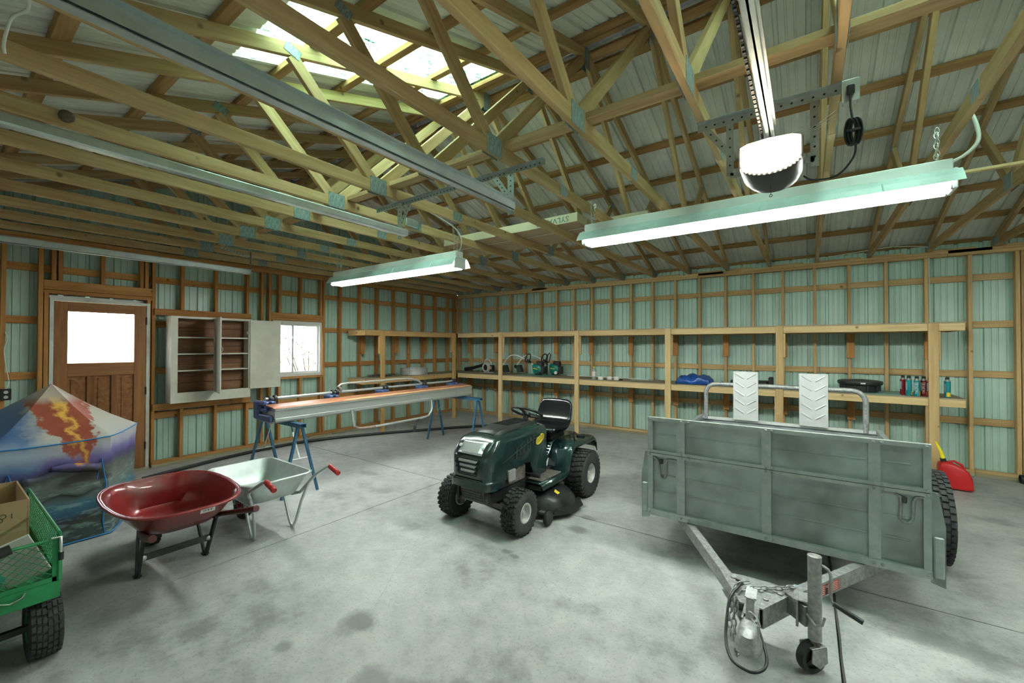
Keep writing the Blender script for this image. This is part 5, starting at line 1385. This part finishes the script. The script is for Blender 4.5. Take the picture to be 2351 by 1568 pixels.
mesh_panel((cx1, cy0), (cx1, cy1), cz + .02, .645); mesh_panel((cx0, cy0), (cx0, cy1), cz + .02, .645)
m = MB(); m.tube([(cx1 + .012, cy1 - .03, .655), (cx1 + .014, cy1 + .004, .655), (cx1 + .014, cy1 + .006, .56)], .007, 8); lt = m.build('corner_latch', M['chain'], gc, 60)
MB().cyl((cx1 + .014, cy1 + .006, .575), (cx1 + .014, cy1 + .006, .535), .010, 10).build('latch_knob', M['black'], lt, 40)
MB().tube([(cx1 + .016, .10, .38), (cx1 + .018, .22, .40), (cx1 + .018, .25, .387), (cx1 + .018, .29, .40), (cx1 + .018, .30, .42)], .0045, 6).build('hook_wire', M['chain'], gc, 60)
for x in (-3.36, -4.16):
    MB().bar((x, cy0 - .02, .165), (x, cy1 + .02, .165), .03, .03).build('axle', M['dark'], gc)
    MB().bar((x, .12, .17), (x, .12, .36), .16, .05, (0, 1, 0)).build('axle_bracket', M['dark'], gc)
    for s, yy in ((-1, cy0 - .045), (1, cy1 - .035)):
        wheel(gc, (x, yy, .166), .165, .125, .08, M['cgreen'], 6, 26, (.84, .7, .007), ax=(0, 1, 0))
m = MB(); m.tube([(cx1 + .04, .13, .30), (cx1 + .14, .13, .42), (cx1 + .05, .20, .640), (cx1 + .03, .235, .655)], .013, 8); hn = m.build('pull_handle', M['galv'], gc, 60)
MB().tube([(cx1 + .04, .12, .625), (cx1 + .035, .17, .640), (cx1 + .03, .25, .660)], [.026, .028, .024], 12).build('handle_grip', M['black'], hn, 50)
M['card'] = pbr('cardboard', (0.40, 0.27, 0.14), 0.8, 0, 0.08, 5)
bx = thing('cardboard_box', 'brown cardboard box standing in the green garden cart', 'box', (-3.95, .15, cz))
m = MB()
for a, b, c, d in ((-4.28, -3.72, .355, .362), (-4.28, -3.72, -.10, -.093)): m.bb(a, b, c, d, cz + .002, .755)
m.bb(-4.28, -4.273, -.09, .353, cz + .002, .755); m.bb(-3.727, -3.72, -.09, .353, cz + .002, .755); m.bb(-4.28, -3.72, -.10, .362, cz, cz + .004); m.build('carton_body', M['card'], bx)
MB().bb(-3.7195, -3.7190, -.08, .35, .58, .60).build('tape_strip', pbr('clear_tape', (0.50, 0.38, 0.22), 0.25), bx)
rk = MB()
for k in range(3): rk.torus((-3.7185, .250 + .014 * math.cos(2.1 * k + .5), .675 + .014 * math.sin(2.1 * k + .5)), (1, 0, 0), .012, .0016, 14, 4)
rk.build('recycling_print', M['ink'], bx)
text('1', 'print', .04, (-3.7185, .295, .675), ((0, 1, 0), (0, 0, 1)), M['ink'], bx, .0003)
M['scrap'] = pbr('pale_scrap_board', (0.55, 0.55, 0.50), 0.7, 0, 0.1, 6, dirt=((0.20, 0.16, 0.12), 0.4))
sc_ = MB().cbox((-3.30, .285, .545), (.012, .16, .27), .003, Matrix.Rotation(.35, 3, 'Y') @ Matrix.Rotation(.35, 3, 'X')).build('scrap_board', M['scrap']); tag(sc_, 'grey scrap of board leaning inside the green mesh cart', 'board')
M['tealbag'] = pbr('teal_plastic_bag', (0.05, 0.42, 0.38), 0.35, 0, 0.2, 9, dirt=((0.62, 0.66, 0.62), 0.9))
m = MB(); rings = []
for j, (z, k) in enumerate(((cz + .004, .8), (cz + .06, 1.0), (cz + .13, .95), (cz + .19, .72), (cz + .23, .35))):
    rings.append([(-3.38 + .13 * k * math.cos(q) * (1 + .10 * math.sin(3 * q + j)), .12 + .14 * k * math.sin(q) * (1 + .10 * math.cos(4 * q + j)), z + .012 * math.sin(5 * q + j)) for q in [2 * PI * i / 22 for i in range(22)]])
m.loft(rings); tag(m.build('plastic_bag', M['tealbag'], None, 60), 'crumpled teal and white plastic bag in the green cart', 'bag')
# ------------------------------------------------------------------ things on the shelves
ZD = 1.040                      # top of the lower decks
# leaf blower
lb = thing('leaf_blower', 'grey hand-held leaf blower with a black tube on the corner shelf', 'leaf blower', (-6.0, 7.45, ZD))
m = MB(); m.lathe([(.0, -.055), (.09, -.05), (.118, -.03), (.122, .0), (.118, .03), (.09, .05), (.06, .052), (.0, .052)], 24, (-5.98, 7.45, ZD + .125), (.15, 1, 0)); m.build('fan_housing', M['rimgrey'], lb, 40)
m = MB(); m.torus((-5.985, 7.395, ZD + .125), (.15, 1, 0), .088, .020, 28, 8); m.build('intake_ring', M['rimgrey'], lb, 50)
m = MB(); m.lathe([(.075, 0), (.075, .004), (0, .005)], 20, (-5.985, 7.398, ZD + .125), (-.15, -1, 0)); ig = m.build('intake_grille', M['black'], lb)
m = MB(); m.tube([(-6.06, 7.46, ZD + .19), (-6.25, 7.50, ZD + .145), (-6.50, 7.56, ZD + .095), (-6.80, 7.63, ZD + .05)], [.036, .036, .038, .045], 14); m.build('blower_tube', M['black'], lb, 60)
m = MB(); m.tube([(-6.05, 7.44, ZD + .225), (-6.03, 7.44, ZD + .285), (-5.98, 7.44, ZD + .305), (-5.92, 7.45, ZD + .295), (-5.88, 7.46, ZD + .25), (-5.87, 7.46, ZD + .19)], .017, 10); m.build('top_handle', M['rimgrey'], lb, 60)
m = MB(); m.cbox((-5.865, 7.47, ZD + .105), (.09, .12, .15), .015); m.build('engine_cover', M['black'], lb)
MB().cbox((-5.855, 7.41, ZD + .12), (.05, .02, .07), .006).build('orange_cover', pbr('orange_plastic', (0.60, 0.28, 0.05), 0.4), lb)
MB().cbox((-5.94, 7.46, ZD + .012), (.24, .10, .022), .008).build('stand_foot', M['rimgrey'], lb)
# string trimmers
M['tgreen'] = pbr('trimmer_green', (0.0, 0.17, 0.13), 0.35, 0, 0.12, 9)
def trimmer(label, x, y, dx, zo, rear):
    t = thing('string_trimmer', label, 'string trimmer', (x, y, ZD + zo), 'string trimmers on the long shelf')
    m = MB(); m.loft([sup(x, y, .10, .08, ZD + zo + .03, 18, .7), sup(x, y, .125, .095, ZD + zo + .11, 18, .7), sup(x - .01, y, .122, .095, ZD + zo + .19, 18, .7), sup(x - .02, y, .08, .07, ZD + zo + .225, 18, .7)]); m.build('engine_shroud', M['tgreen'], t, 45)
    m = MB(); m.cbox((x + .05, y - .02, ZD + zo + .225), (.14, .12, .11), .015); m.cbox((x + .115, y, ZD + zo + .10), (.07, .14, .16), .012); m.build('engine_top', M['black'], t)
    m = MB(); m.lathe([(.032, 0), (.032, .03), (.014, .034), (.014, .045), (0, .046)], 16, (x + .06, y - .085, ZD + zo + .045), (0, -1, 0)); m.build('fuel_cap', M['white'] if rear else M['black'], t, 40)
    MB().box((x - .02, y - .0955, ZD + zo + .125), (.10, .003, .014), Matrix.Rotation(.12, 3, 'Y')).build('yellow_stripe', M['yellow'], t)
    MB().cbox((x - .01, y, ZD + zo + .015), (.12, .10, .03), .008).build('base_foot', M['black'], t)
    sh = [(x - .07, y, ZD + zo + .17), (x - .28, y - .01, ZD + zo + .29), (x - .50, y - .02, ZD + zo + .385), (x - .62, y - .03, ZD + zo + .40), (x - .74, y - .03, ZD + zo + .36), (x - .84, y - .03, ZD + zo + .26), (x - .90, y - .03, ZD + zo + .17)]
    sh = [(p[0] * 1 + dx * (i / 6), p[1], p[2]) for i, p in enumerate(sh)]
    cable('shaft', '', sh, .0115, M['white_paint'], parent=t, n=10)
    e = Vector(sh[-1])
    m = MB(); m.lathe([(.0, -.03), (.04, -.03), (.048, -.015), (.048, .02), (.02, .035), (0, .036)], 16, e + Vector((-.02, 0, -.03)), (.5, 0, .85)); m.build('string_head', M['black'], t, 40)
    m = MB(); m.prism([(0, 0), (.085, .012), (.14, -.145), (.03, -.15)], e + Vector((.015, -.07, .0)), (1, 0, 0), (0, 0, 1), (0, .13, 0)); m.build('debris_guard', pbr('dark_green_plastic', (0.03, 0.045, 0.035), 0.5), t, bevel=.012)
    g = Vector(sh[1]); lo = [g + Vector((.02 + .075 * math.cos(q) * .8, .05 * math.sin(q), .05 + .085 * math.sin(q))) for q in [2 * PI * k / 16 for k in range(16)]]
    MB().tube(lo, .013, 8, closed=True).build('loop_handle', M['black'], t, 60)
    MB().cbox(g + Vector((.05, 0, -.02)), (.13, .045, .05), .012, Matrix.Rotation(.45, 3, 'Y')).build('trigger_grip', M['black'], t)
    return t
trimmer('nearer green string trimmer with the bent white shaft', -4.55, 7.37, .0, .022, False)
tr2 = trimmer('green string trimmer standing behind the other one', -4.29, 7.62, -.06, .022, True)
m = MB(); m.tube([(-4.43, 7.49, ZD + .27), (-4.40, 7.49, ZD + .44), (-4.36, 7.49, ZD + .47), (-4.33, 7.49, ZD + .43), (-4.38, 7.49, ZD + .27)], .011, 8, closed=True); m.build('upright_handle', M['black'], tr2, 60); MB().cbox((-4.42, 7.49, ZD + .145), (.03, .03, .246), .006).build('handle_stem', M['black'], tr2)
tag(MB().cbox((-4.62, 7.42, ZD + .011), (.78, .56, .004), .001, Matrix.Rotation(.06, 3, 'Z')).build('plastic_sheet', pbr('green_plastic_sheet', (0.10, 0.36, 0.30), 0.35)), 'thin green plastic sheet under the trimmers', 'sheet')
tag(MB().cbox((-4.78, 7.36, ZD + .0045), (.74, .54, .007), .001).build('cardboard_sheet', pbr('brown_card_sheet', (0.30, 0.20, 0.12), 0.8)), 'brown cardboard sheet overhanging the shelf edge below the trimmers', 'cardboard')
# wheel rim and wire on the gable shelf
hr = thing('metal_hoop', 'round grey metal drum hoop on the door wall shelf', 'hoop', (-6.95, 6.10, ZD))
m = MB(); rr0 = .285
m.loft([[(-6.93 + r_ * math.cos(2 * PI * k / 36), 6.12 + r_ * math.sin(2 * PI * k / 36), ZD + z) for k in range(36)] for r_, z in ((rr0, .0), (rr0 + .004, .01), (rr0, .02), (rr0, .12), (rr0 + .004, .13), (rr0, .14), (rr0 - .01, .14), (rr0 - .01, .0))], loop=True, cap=False); m.build('band', pbr('dull_zinc', (0.48, 0.48, 0.46), 0.5, 0.3, 0.12, 8), hr, 40)
for q in (-.95, 1.6): MB().cbox((-6.93 + rr0 * math.cos(q), 6.12 + rr0 * math.sin(q), ZD + .10), (.02, .03, .12), .003, Matrix.Rotation(q, 3, 'Z')).build('clip', M['galv'], hr)
wr = thing('wire_bundle', 'tangle of thin dark wire on the door wall shelf', 'wire', (-6.9, 5.35, ZD))
for k in range(7):
    r_ = .14 + .016 * k; cx_, cy_ = -6.92 + .012 * (k % 3), 5.20 + .015 * k
    MB().tube([(cx_ + r_ * .7 * math.cos(q), cy_ + r_ * 1.5 * math.sin(q), ZD + .006 + .02 * abs(math.sin(q * 1.5 + k)) + .004 * k) for q in [2 * PI * i / 24 for i in range(24)]], .0022, 5, closed=True).build('wire_loop', M['dark'], wr, 60)
# bottle, lids, trim strips
bt = thing('bottle', 'clear plastic bottle with yellow cap and label on the long shelf', 'bottle', (-3.235, 7.20, ZD))
bp_, bnt, bb_ = nodes('clear_bottle_plastic'); bb_.inputs['Base Color'].default_value = (.80, .84, .78, 1); bb_.inputs['Roughness'].default_value = .15; bb_.inputs['Transmission Weight'].default_value = .6; bb_.inputs['IOR'].default_value = 1.2
def lth(name, prof, c, mat, par, n=20): return MB().lathe(prof, n, c).build(name, mat, par, 40)
lth('bottle_body', [(.036, 0), (.040, .008), (.040, .15), (.034, .175), (.018, .205), (.016, .218), (.016, .222)], (-3.235, 7.20, ZD), bp_, bt)
lth('label_band', [(.0405, .055), (.0408, .056), (.0408, .145), (.0405, .146)], (-3.235, 7.20, ZD), M['sticker'], bt); lth('contents', [(.037, .004), (.038, .01), (.038, .04), (.0, .041)], (-3.235, 7.20, ZD), pbr('brown_liquid', (0.16, 0.06, 0.02), 0.3), bt); lth('cap', [(.018, .215), (.019, .218), (.019, .240), (.0, .242)], (-3.235, 7.20, ZD), M['yellow'], bt)
for lab, x, y, r_, h in (('low white plastic cup next to the clear bottle', -3.10, 7.19, .050, .055), ('low white plastic cup between the other two', -2.985, 7.32, .050, .05), ('low white plastic cup beside the black tape roll', -2.84, 7.30, .052, .06)):
    t = thing('plastic_cup', lab, 'cup', (x, y, ZD), 'white cups by the bottle'); lth('cup_body', [(r_ * .92, 0), (r_, .006), (r_, h), (r_ * .96, h + .004), (r_ * .90, h), (r_ * .86, .01), (0, .009)], (x, y, ZD), M['white'], t); lth('printed_band', [(r_ + .0004, h * .3), (r_ + .0008, h * .32), (r_ + .0008, h * .7), (r_ + .0004, h * .72)], (x, y, ZD), M['sticker'], t)
t = thing('tape_roll', 'small black tape roll beside the white cups', 'tape', (-2.74, 7.24, ZD)); lth('roll', [(.014, .0), (.034, .0), (.034, .024), (.014, .024)], (-2.74, 7.24, ZD), M['black'], t)
m = MB(); m.bar((-4.02, 7.66, ZD + .017), (-2.75, 7.60, ZD + .017), .05, .012); tag(m.build('trim_strip', M['white']), 'long white trim strip lying behind the clear bottle', 'trim strip')
m = MB(); m.bar((-3.05, 7.70, ZD + .010), (-2.36, 7.66, ZD + .010), .06, .014); tag(m.build('trim_strip', M['white']), 'shorter white trim strip ending near the pencil marked post', 'trim strip')
m = MB(); m.bar((-2.62, 7.45, ZD + .008), (-2.25, 7.50, ZD + .008), .09, .006); tag(m.build('flashing_offcut', M['galv']), 'flat grey metal offcut on the shelf beside the white strips', 'offcut')
# blue tarp
tp = MB(); rows_ = []
for j in range(13):
    v = j / 12; row = []
    for i in range(19):
        u = i / 18; x = -1.80 + .56 * u; y = 7.17 + .42 * v
        e_ = min(u, 1 - u, v, 1 - v) * 5; e_ = min(1, max(0, e_)) ** .35
        hump = .085 + .045 * (math.sin(2.2 * u + .5) ** 2) * (.4 + .6 * v)
        cr = .030 * abs(math.sin(6.5 * u + 3.1 * v)) + .022 * abs(math.sin(9.0 * v - 4.3 * u + 1)) + .012 * math.sin(21 * u + 9 * v)
        z = ZD + .006 + e_ * (hump + cr - .02)
        row.append((x + .02 * math.sin(9 * v + 3 * u), y + .02 * math.sin(11 * u), z))
    rows_.append(row)
tp.loft(rows_, cap=False, closed=False)
tag(tp.build('folded_tarp', pbr('blue_tarp_plastic', (0.015, 0.08, 0.34), 0.25, 0, 0.15, 10), None, 35, solid=.006), 'crumpled blue plastic tarp on the long shelf', 'tarp')
# dark items behind the chevron plates
gv = MB(); rows_ = []
for j in range(7):
    rows_.append([(-1.205 + .19 * i / 10, 7.25 + .22 * j / 6, ZD + .004 + .045 * math.sin(PI * i / 10) * math.sin(PI * j / 6) * (1 + .4 * math.sin(i * 2.1 + j))) for i in range(11)])
gv.loft(rows_, cap=False, closed=False); tag(gv.build('folded_cloth', pbr('grey_cloth', (0.16, 0.19, 0.18), 0.8), None, 50, solid=.006), 'crumpled grey cloth on the shelf beside the blue tarp', 'cloth')
cs = thing('tool_case', 'flat black tool case lying behind the trailer hoop', 'tool case', (-.72, 7.45, ZD)); MB().cbox((-.74, 7.45, ZD + .045), (.50, .26, .088), .012).build('case_body', M['black'], cs); MB().cbox((-.45, 7.42, ZD + .075), (.06, .20, .15), .01).build('case_end', M['black'], cs); MB().tube([(-.82, 7.315, ZD + .04), (-.82, 7.295, ZD + .05), (-.68, 7.295, ZD + .05), (-.68, 7.315, ZD + .04)], .007, 8).build('case_handle', M['dark'], cs, 60)
t = thing('tape_roll', 'roll of blue tape on the shelf between the chevron plates', 'tape', (-.06, 7.19, ZD)); lth('roll', [(.028, .0), (.052, .0), (.052, .026), (.028, .026)], (-.06, 7.19, ZD), pbr('blue_tape', (0.02, 0.16, 0.42), 0.4), t)
t = thing('marker', 'small red marker lying beside the blue tape', 'marker', (.07, 7.20, ZD)); MB().cyl((.02, 7.19, ZD + .010), (.12, 7.22, ZD + .010), .009, 10).build('barrel', M['redgrip'], t, 40); MB().cyl((.12, 7.22, ZD + .010), (.15, 7.229, ZD + .010), .010, 10).build('cap', M['white'], t, 40)
tag(MB().cbox((.60, 7.42, ZD + .003), (.78, .54, .005), .001, Matrix.Rotation(-.08, 3, 'Z')).build('plastic_sheet', pbr('pale_green_sheet', (0.22, 0.42, 0.36), 0.4)), 'pale green sheet under the round black lid', 'sheet')
bl = thing('drum_lid', 'round black plastic drum lid resting on the pale green sheet', 'lid', (.585, 7.42, ZD))
lth('lid_rim', [(.18, .006), (.195, .012), (.20, .09), (.235, .105), (.245, .125), (.240, .150), (.21, .158), (.17, .150), (.12, .166), (.0, .170)], (.585, 7.42, ZD), M['black'], bl, 36)
MB().box((.60, 7.176, ZD + .128), (.05, .004, .016)).build('paper_label', M['sticker'], bl)
for q in range(10):
    a = 2 * PI * q / 10; MB().cbox((.585 + .205 * math.cos(a), 7.42 + .205 * math.sin(a), ZD + .06), (.03, .02, .08), .004, Matrix.Rotation(a, 3, 'Z')).build('rib', M['black'], bl)
# fuel cans
M['canteal'] = pbr('teal_can_label', (0.02, 0.30, 0.33), 0.3, 0.2, 0.1, 14); M['canred'] = pbr('red_can_label', (0.32, 0.02, 0.035), 0.3, 0.2, 0.1, 14)
def can(label, x, y, mat, txt=True, side=False, small=False):
    t = thing('fuel_can', label, 'can', (x, y, ZD), 'fuel cans at the end of the shelf'); r_ = .030 if not small else .022; h = .195 if not small else .185
    lth('can_body', [(r_ - .002, 0), (r_, .004), (r_, h)], (x, y, ZD), mat, t); lth('shoulder', [(r_, h), (r_ * .92, h + .006), (r_ * .6, h + .022), (r_ * .55, h + .026)], (x, y, ZD), M['galv'], t)
    lth('cap', [(r_ * .62, h + .024), (r_ * .62, h + .048), (r_ * .5, h + .051), (0, h + .051)], (x, y, ZD), M['black'], t)
    v = Vector((-x, -y, 0)).normalized(); rt = Vector((-v.y, v.x, 0))
    def curved(z0, z1, a0, a1, mat_, nm):
        m = MB(); n = 6
        R = r_ + .0012
        rg = [[(x + R * (v.x * math.cos(a) + rt.x * math.sin(a)), y + R * (v.y * math.cos(a) + rt.y * math.sin(a)), ZD + z) for a in [a0 + (a1 - a0) * k / n for k in range(n + 1)]] for z in (z0, z1)]
        m.loft(rg, cap=False, closed=False); return m.build(nm, mat_, t)
    if side: curved(.012, .062, -.3, 1.2, M['yellow'], 'yellow_panel')
    else: curved(.012, .06, .75, 1.35, M['yellow'], 'yellow_panel')
    curved(.07, .17, -1.3, -.45, pbr('fine_print_panel', (0.30, 0.45, 0.47), 0.5, 0, 0.5, 160), 'fine_print')
    if txt:
        text('TRUFUEL', 'lettering', .036, Vector((x, y, ZD + .105)) + (v * math.cos(.05) + rt * .05) * (r_ + .002), ((0, 0, 1), -rt), M['whiteink'], t, .0004)
    return t
can('red fuel can at the end of the row, mostly hidden behind a teal can', 1.005, 7.30, M['canred'], False)
can('teal fuel can at the outer end of the row with dark teal label', 1.045, 7.20, M['canteal'], False)
can('teal fuel can with white lettering in the row of cans', 1.115, 7.17, M['canteal'])
can('dark red fuel can with white lettering beside the teal one', 1.185, 7.22, M['canred'])
can('slim red can with a yellow base beside the shelf post', 1.222, 7.145, M['canred'], False, True, True)
can('teal fuel can standing alone past the shelf post', 1.385, 7.18, M['canteal'], False, True)

# ------------------------------------------------------------------ cartons, tube and nest in the trusses
ZT = Z_CH + .089
M['carton'] = pbr('cream_carton', (0.56, 0.50, 0.34), 0.7, 0, 0.06, 4); M['cartonbrown'] = pbr('brown_carton', (0.42, 0.30, 0.18), 0.8, 0, 0.06, 4); M['teaink'] = pbr('teal_print', (0.05, 0.16, 0.17), 0.6)
c1 = thing('lamp_carton', 'long cream lamp carton lettered upside down, lying on the trusses', 'carton', (-3.05, 4.22, ZT))
MB().cbox((-3.05, 4.225, ZT + .052), (2.02, .25, .10), .003).build('carton_body', M['carton'], c1); MB().bb(-4.06, -2.04, 4.105, 4.345, ZT + .0005, ZT + .0018).build('brown_underside', M['cartonbrown'], c1)
text('SYLVANIA', 'lettering', .085, (-2.36, 4.0985, ZT + .05), ((-1, 0, 0), (0, 0, -1)), M['teaink'], c1, .0004, 1.15)
c2 = thing('lamp_carton', 'wide brown carton lying on the trusses behind the lettered one', 'carton', (-3.0, 4.61, ZT)); MB().cbox((-3.0, 4.605, ZT + .045), (2.0, .48, .088), .003).build('carton_body', M['cartonbrown'], c2); MB().bb(-3.99, -2.01, 4.365, 4.385, ZT - .0008, ZT + .0009).build('tape_edge', M['whiteink'], c2)
c3 = thing('lamp_carton', 'short cream carton end resting behind the long shop light', 'carton', (-1.72, 4.72, ZT)); MB().cbox((-1.70, 4.66, ZT + .07), (.56, .16, .135), .003).build('carton_body', M['carton'], c3); MB().bb(-1.985, -1.979, 4.59, 4.73, ZT + .01, ZT + .13).build('end_flap', M['cartonbrown'], c3)
t = thing('lamp_tube', 'spare white fluorescent tube lying beside the short carton', 'lamp tube', (-1.9, 4.3, ZT)); MB().cyl((-1.99, 4.42, ZT + .02), (-1.60, 4.44, ZT + .02), .019, 12).build('glass_tube', M['white'], t, 60); MB().cyl((-1.60, 4.44, ZT + .02), (-1.58, 4.4406, ZT + .02), .0195, 12).build('end_cap', M['galv'], t, 60)
nm = MB(); nm.lathe([(.0, -.03), (.02, -.028), (.034, -.01), (.036, .008), (.026, .026), (0, .03)], 12, (-3.508, .46, 2.985), (1, .1, 0)); tag(nm.build('mud_nest', pbr('dried_mud', (0.12, 0.09, 0.06), 0.95, 0, 0.4, 40, bmp=.5), None, 60), 'small brown mud nest stuck on a truss chord', 'nest')
cable('loose_cable', 'loose greenish white cable draped over a truss chord beside the big track', [(-2.30, .26, 3.08), (-2.42, .22, 3.02), (-2.50, .22, 2.98), (-2.62, .19, 2.985), (-2.70, .18, 2.95), (-2.80, .18, 2.94), (-2.83, .185, 2.92)], .006, M['cable'])
cable('wall_cable', 'white cable stapled down the stud behind the shelf end', [(1.340, 7.795, 2.85), (1.342, 7.792, 2.6), (1.345, 7.792, 2.3), (1.347, 7.792, 1.97)], .006, M['cable'])
cable('eave_cable', 'white cable sagging along the eave above the long shelf', [(.05, 7.72, 2.975), (.3, 7.72, 2.985), (.75, 7.70, 3.02), (1.0, 7.70, 3.03), (1.3, 7.72, 2.99), (1.36, 7.76, 2.95)], .005, M['cable'])
jb = thing('junction_box', 'galvanized bracket box on a truss chord beside the short shop light', 'junction box', (-3.35, 3.2, Z_CH)); MB().cbox((-3.475, 3.02, Z_CH + .05), (.03, .16, .08), .004).build('box_body', M['galv_teal'], jb)

# ------------------------------------------------------------------ floor: pipe, fuel can, rope
cable('floor_pipe', 'long black plastic pipe curving along the door wall floor', [(-6.62, 1.55, .025), (-6.78, 2.04, .025), (-6.95, 2.8, .025), (-6.97, 3.75, .025), (-6.57, 4.76, .025), (-5.95, 5.80, .025), (-5.68, 6.26, .025), (-5.30, 6.70, .025), (-4.8, 7.0, .025)], .024, M['black'], 'pipe')
pp = thing('pipe_offcut', 'short black pipe offcut lying by the wall at the frame edge', 'pipe', (2.25, 7.70, 0)); m = MB()
m.loft([[(x, 7.70 + r_ * math.cos(q), .055 + r_ * math.sin(q)) for q in [2 * PI * k / 20 for k in range(20)]] for x, r_ in ((2.10, .052), (2.6, .052), (2.6, .045), (2.10, .045))], loop=True, cap=False); m.build('pipe_wall', M['black'], pp, 50)
gcn = thing('gas_can', 'red plastic gas can with a yellow spout standing behind the trailer tire', 'gas can', (1.40, 6.945, 0)); M['gasred'] = pbr('red_jerry_plastic', (0.55, 0.015, 0.018), 0.35, 0, 0.06, 6)
m = MB(); prof = [(1.255, .012), (1.52, .012), (1.535, .03), (1.525, .15), (1.50, .22), (1.45, .265), (1.36, .305), (1.30, .315), (1.262, .29), (1.252, .25)]
c_ = [Vector((x, 0, z)) for x, z in prof]; ctr = Vector((1.39, 0, .16))
m.loft([[(ctr.x + (p.x - ctr.x) * k, 6.945 + yy, ctr.z + (p.z - ctr.z) * k) for p in c_] for yy, k in ((-.085, .86), (-.075, .97), (-.05, 1.0), (.05, 1.0), (.075, .97), (.085, .86))]); m.build('can_body', M['gasred'], gcn, 50)
MB().tube([(1.34, 6.945, .31), (1.39, 6.945, .325), (1.45, 6.945, .29), (1.475, 6.945, .235)], .013, 10).build('carry_handle', M['gasred'], gcn, 60); MB().cyl((1.305, 6.945, .30), (1.295, 6.945, .345), .026, 14).build('collar', M['black'], gcn, 40)
MB().tube([(1.298, 6.945, .34), (1.285, 6.945, .41), (1.262, 6.945, .47), (1.235, 6.945, .535)], [.020, .018, .014, .009], 12).build('spout', pbr('yellow_spout', (0.85, 0.72, 0.02), 0.4), gcn, 60)
rp_ = cable('rope', 'thin dark rope lying on the floor joint beside the trailer jack', [(.134, 4.20, .006), (.14, 3.6, .006), (.138, 3.34, .006), (.142, 3.04, .006), (.140, 2.8, .006), (.146, 2.5, .006), (.15, 2.2, .006)], .0055, pbr('grey_rope', (0.06, 0.06, 0.055), 0.9), 'rope')

# ------------------------------------------------------------------ shrub outside the window
sb = thing('autumn_shrub', 'sparse shrub with orange leaves seen outside the white window', 'shrub', (-10.2, 5.6, -.12))
m = MB(); lf = MB()
for k in range(9):
    a = 2 * PI * k / 9; p = [Vector((-10.2, 5.6, -.12)), Vector((-10.2 + .3 * math.cos(a), 5.6 + .35 * math.sin(a), .9)), Vector((-10.2 + .6 * math.cos(a), 5.6 + .75 * math.sin(a), 1.9 + .2 * math.sin(3 * a)))]
    m.tube(p, [.02, .013, .005], 6)
    for j in range(34):
        t = random.random(); q = p[1].lerp(p[2], t) + Vector((random.uniform(-.25, .25), random.uniform(-.3, .3), random.uniform(-.2, .2)))
        u = Vector((random.uniform(-1, 1), random.uniform(-1, 1), random.uniform(-1, 1))).normalized(); v_, w_ = MB.frame(u)
        lf.add([q - u * .035, q + v_ * .018 + w_ * .004, q + u * .035, q - v_ * .018 + w_ * .004], [(0, 1, 2, 3)])
m.build('stem', pbr('shrub_bark', (0.05, 0.035, 0.02), 0.9), sb, 60)
lf.build('foliage', pbr('orange_leaf', (0.13, 0.075, 0.028), 0.7, 0, 0.4, 3), sb)['kind'] = 'stuff'
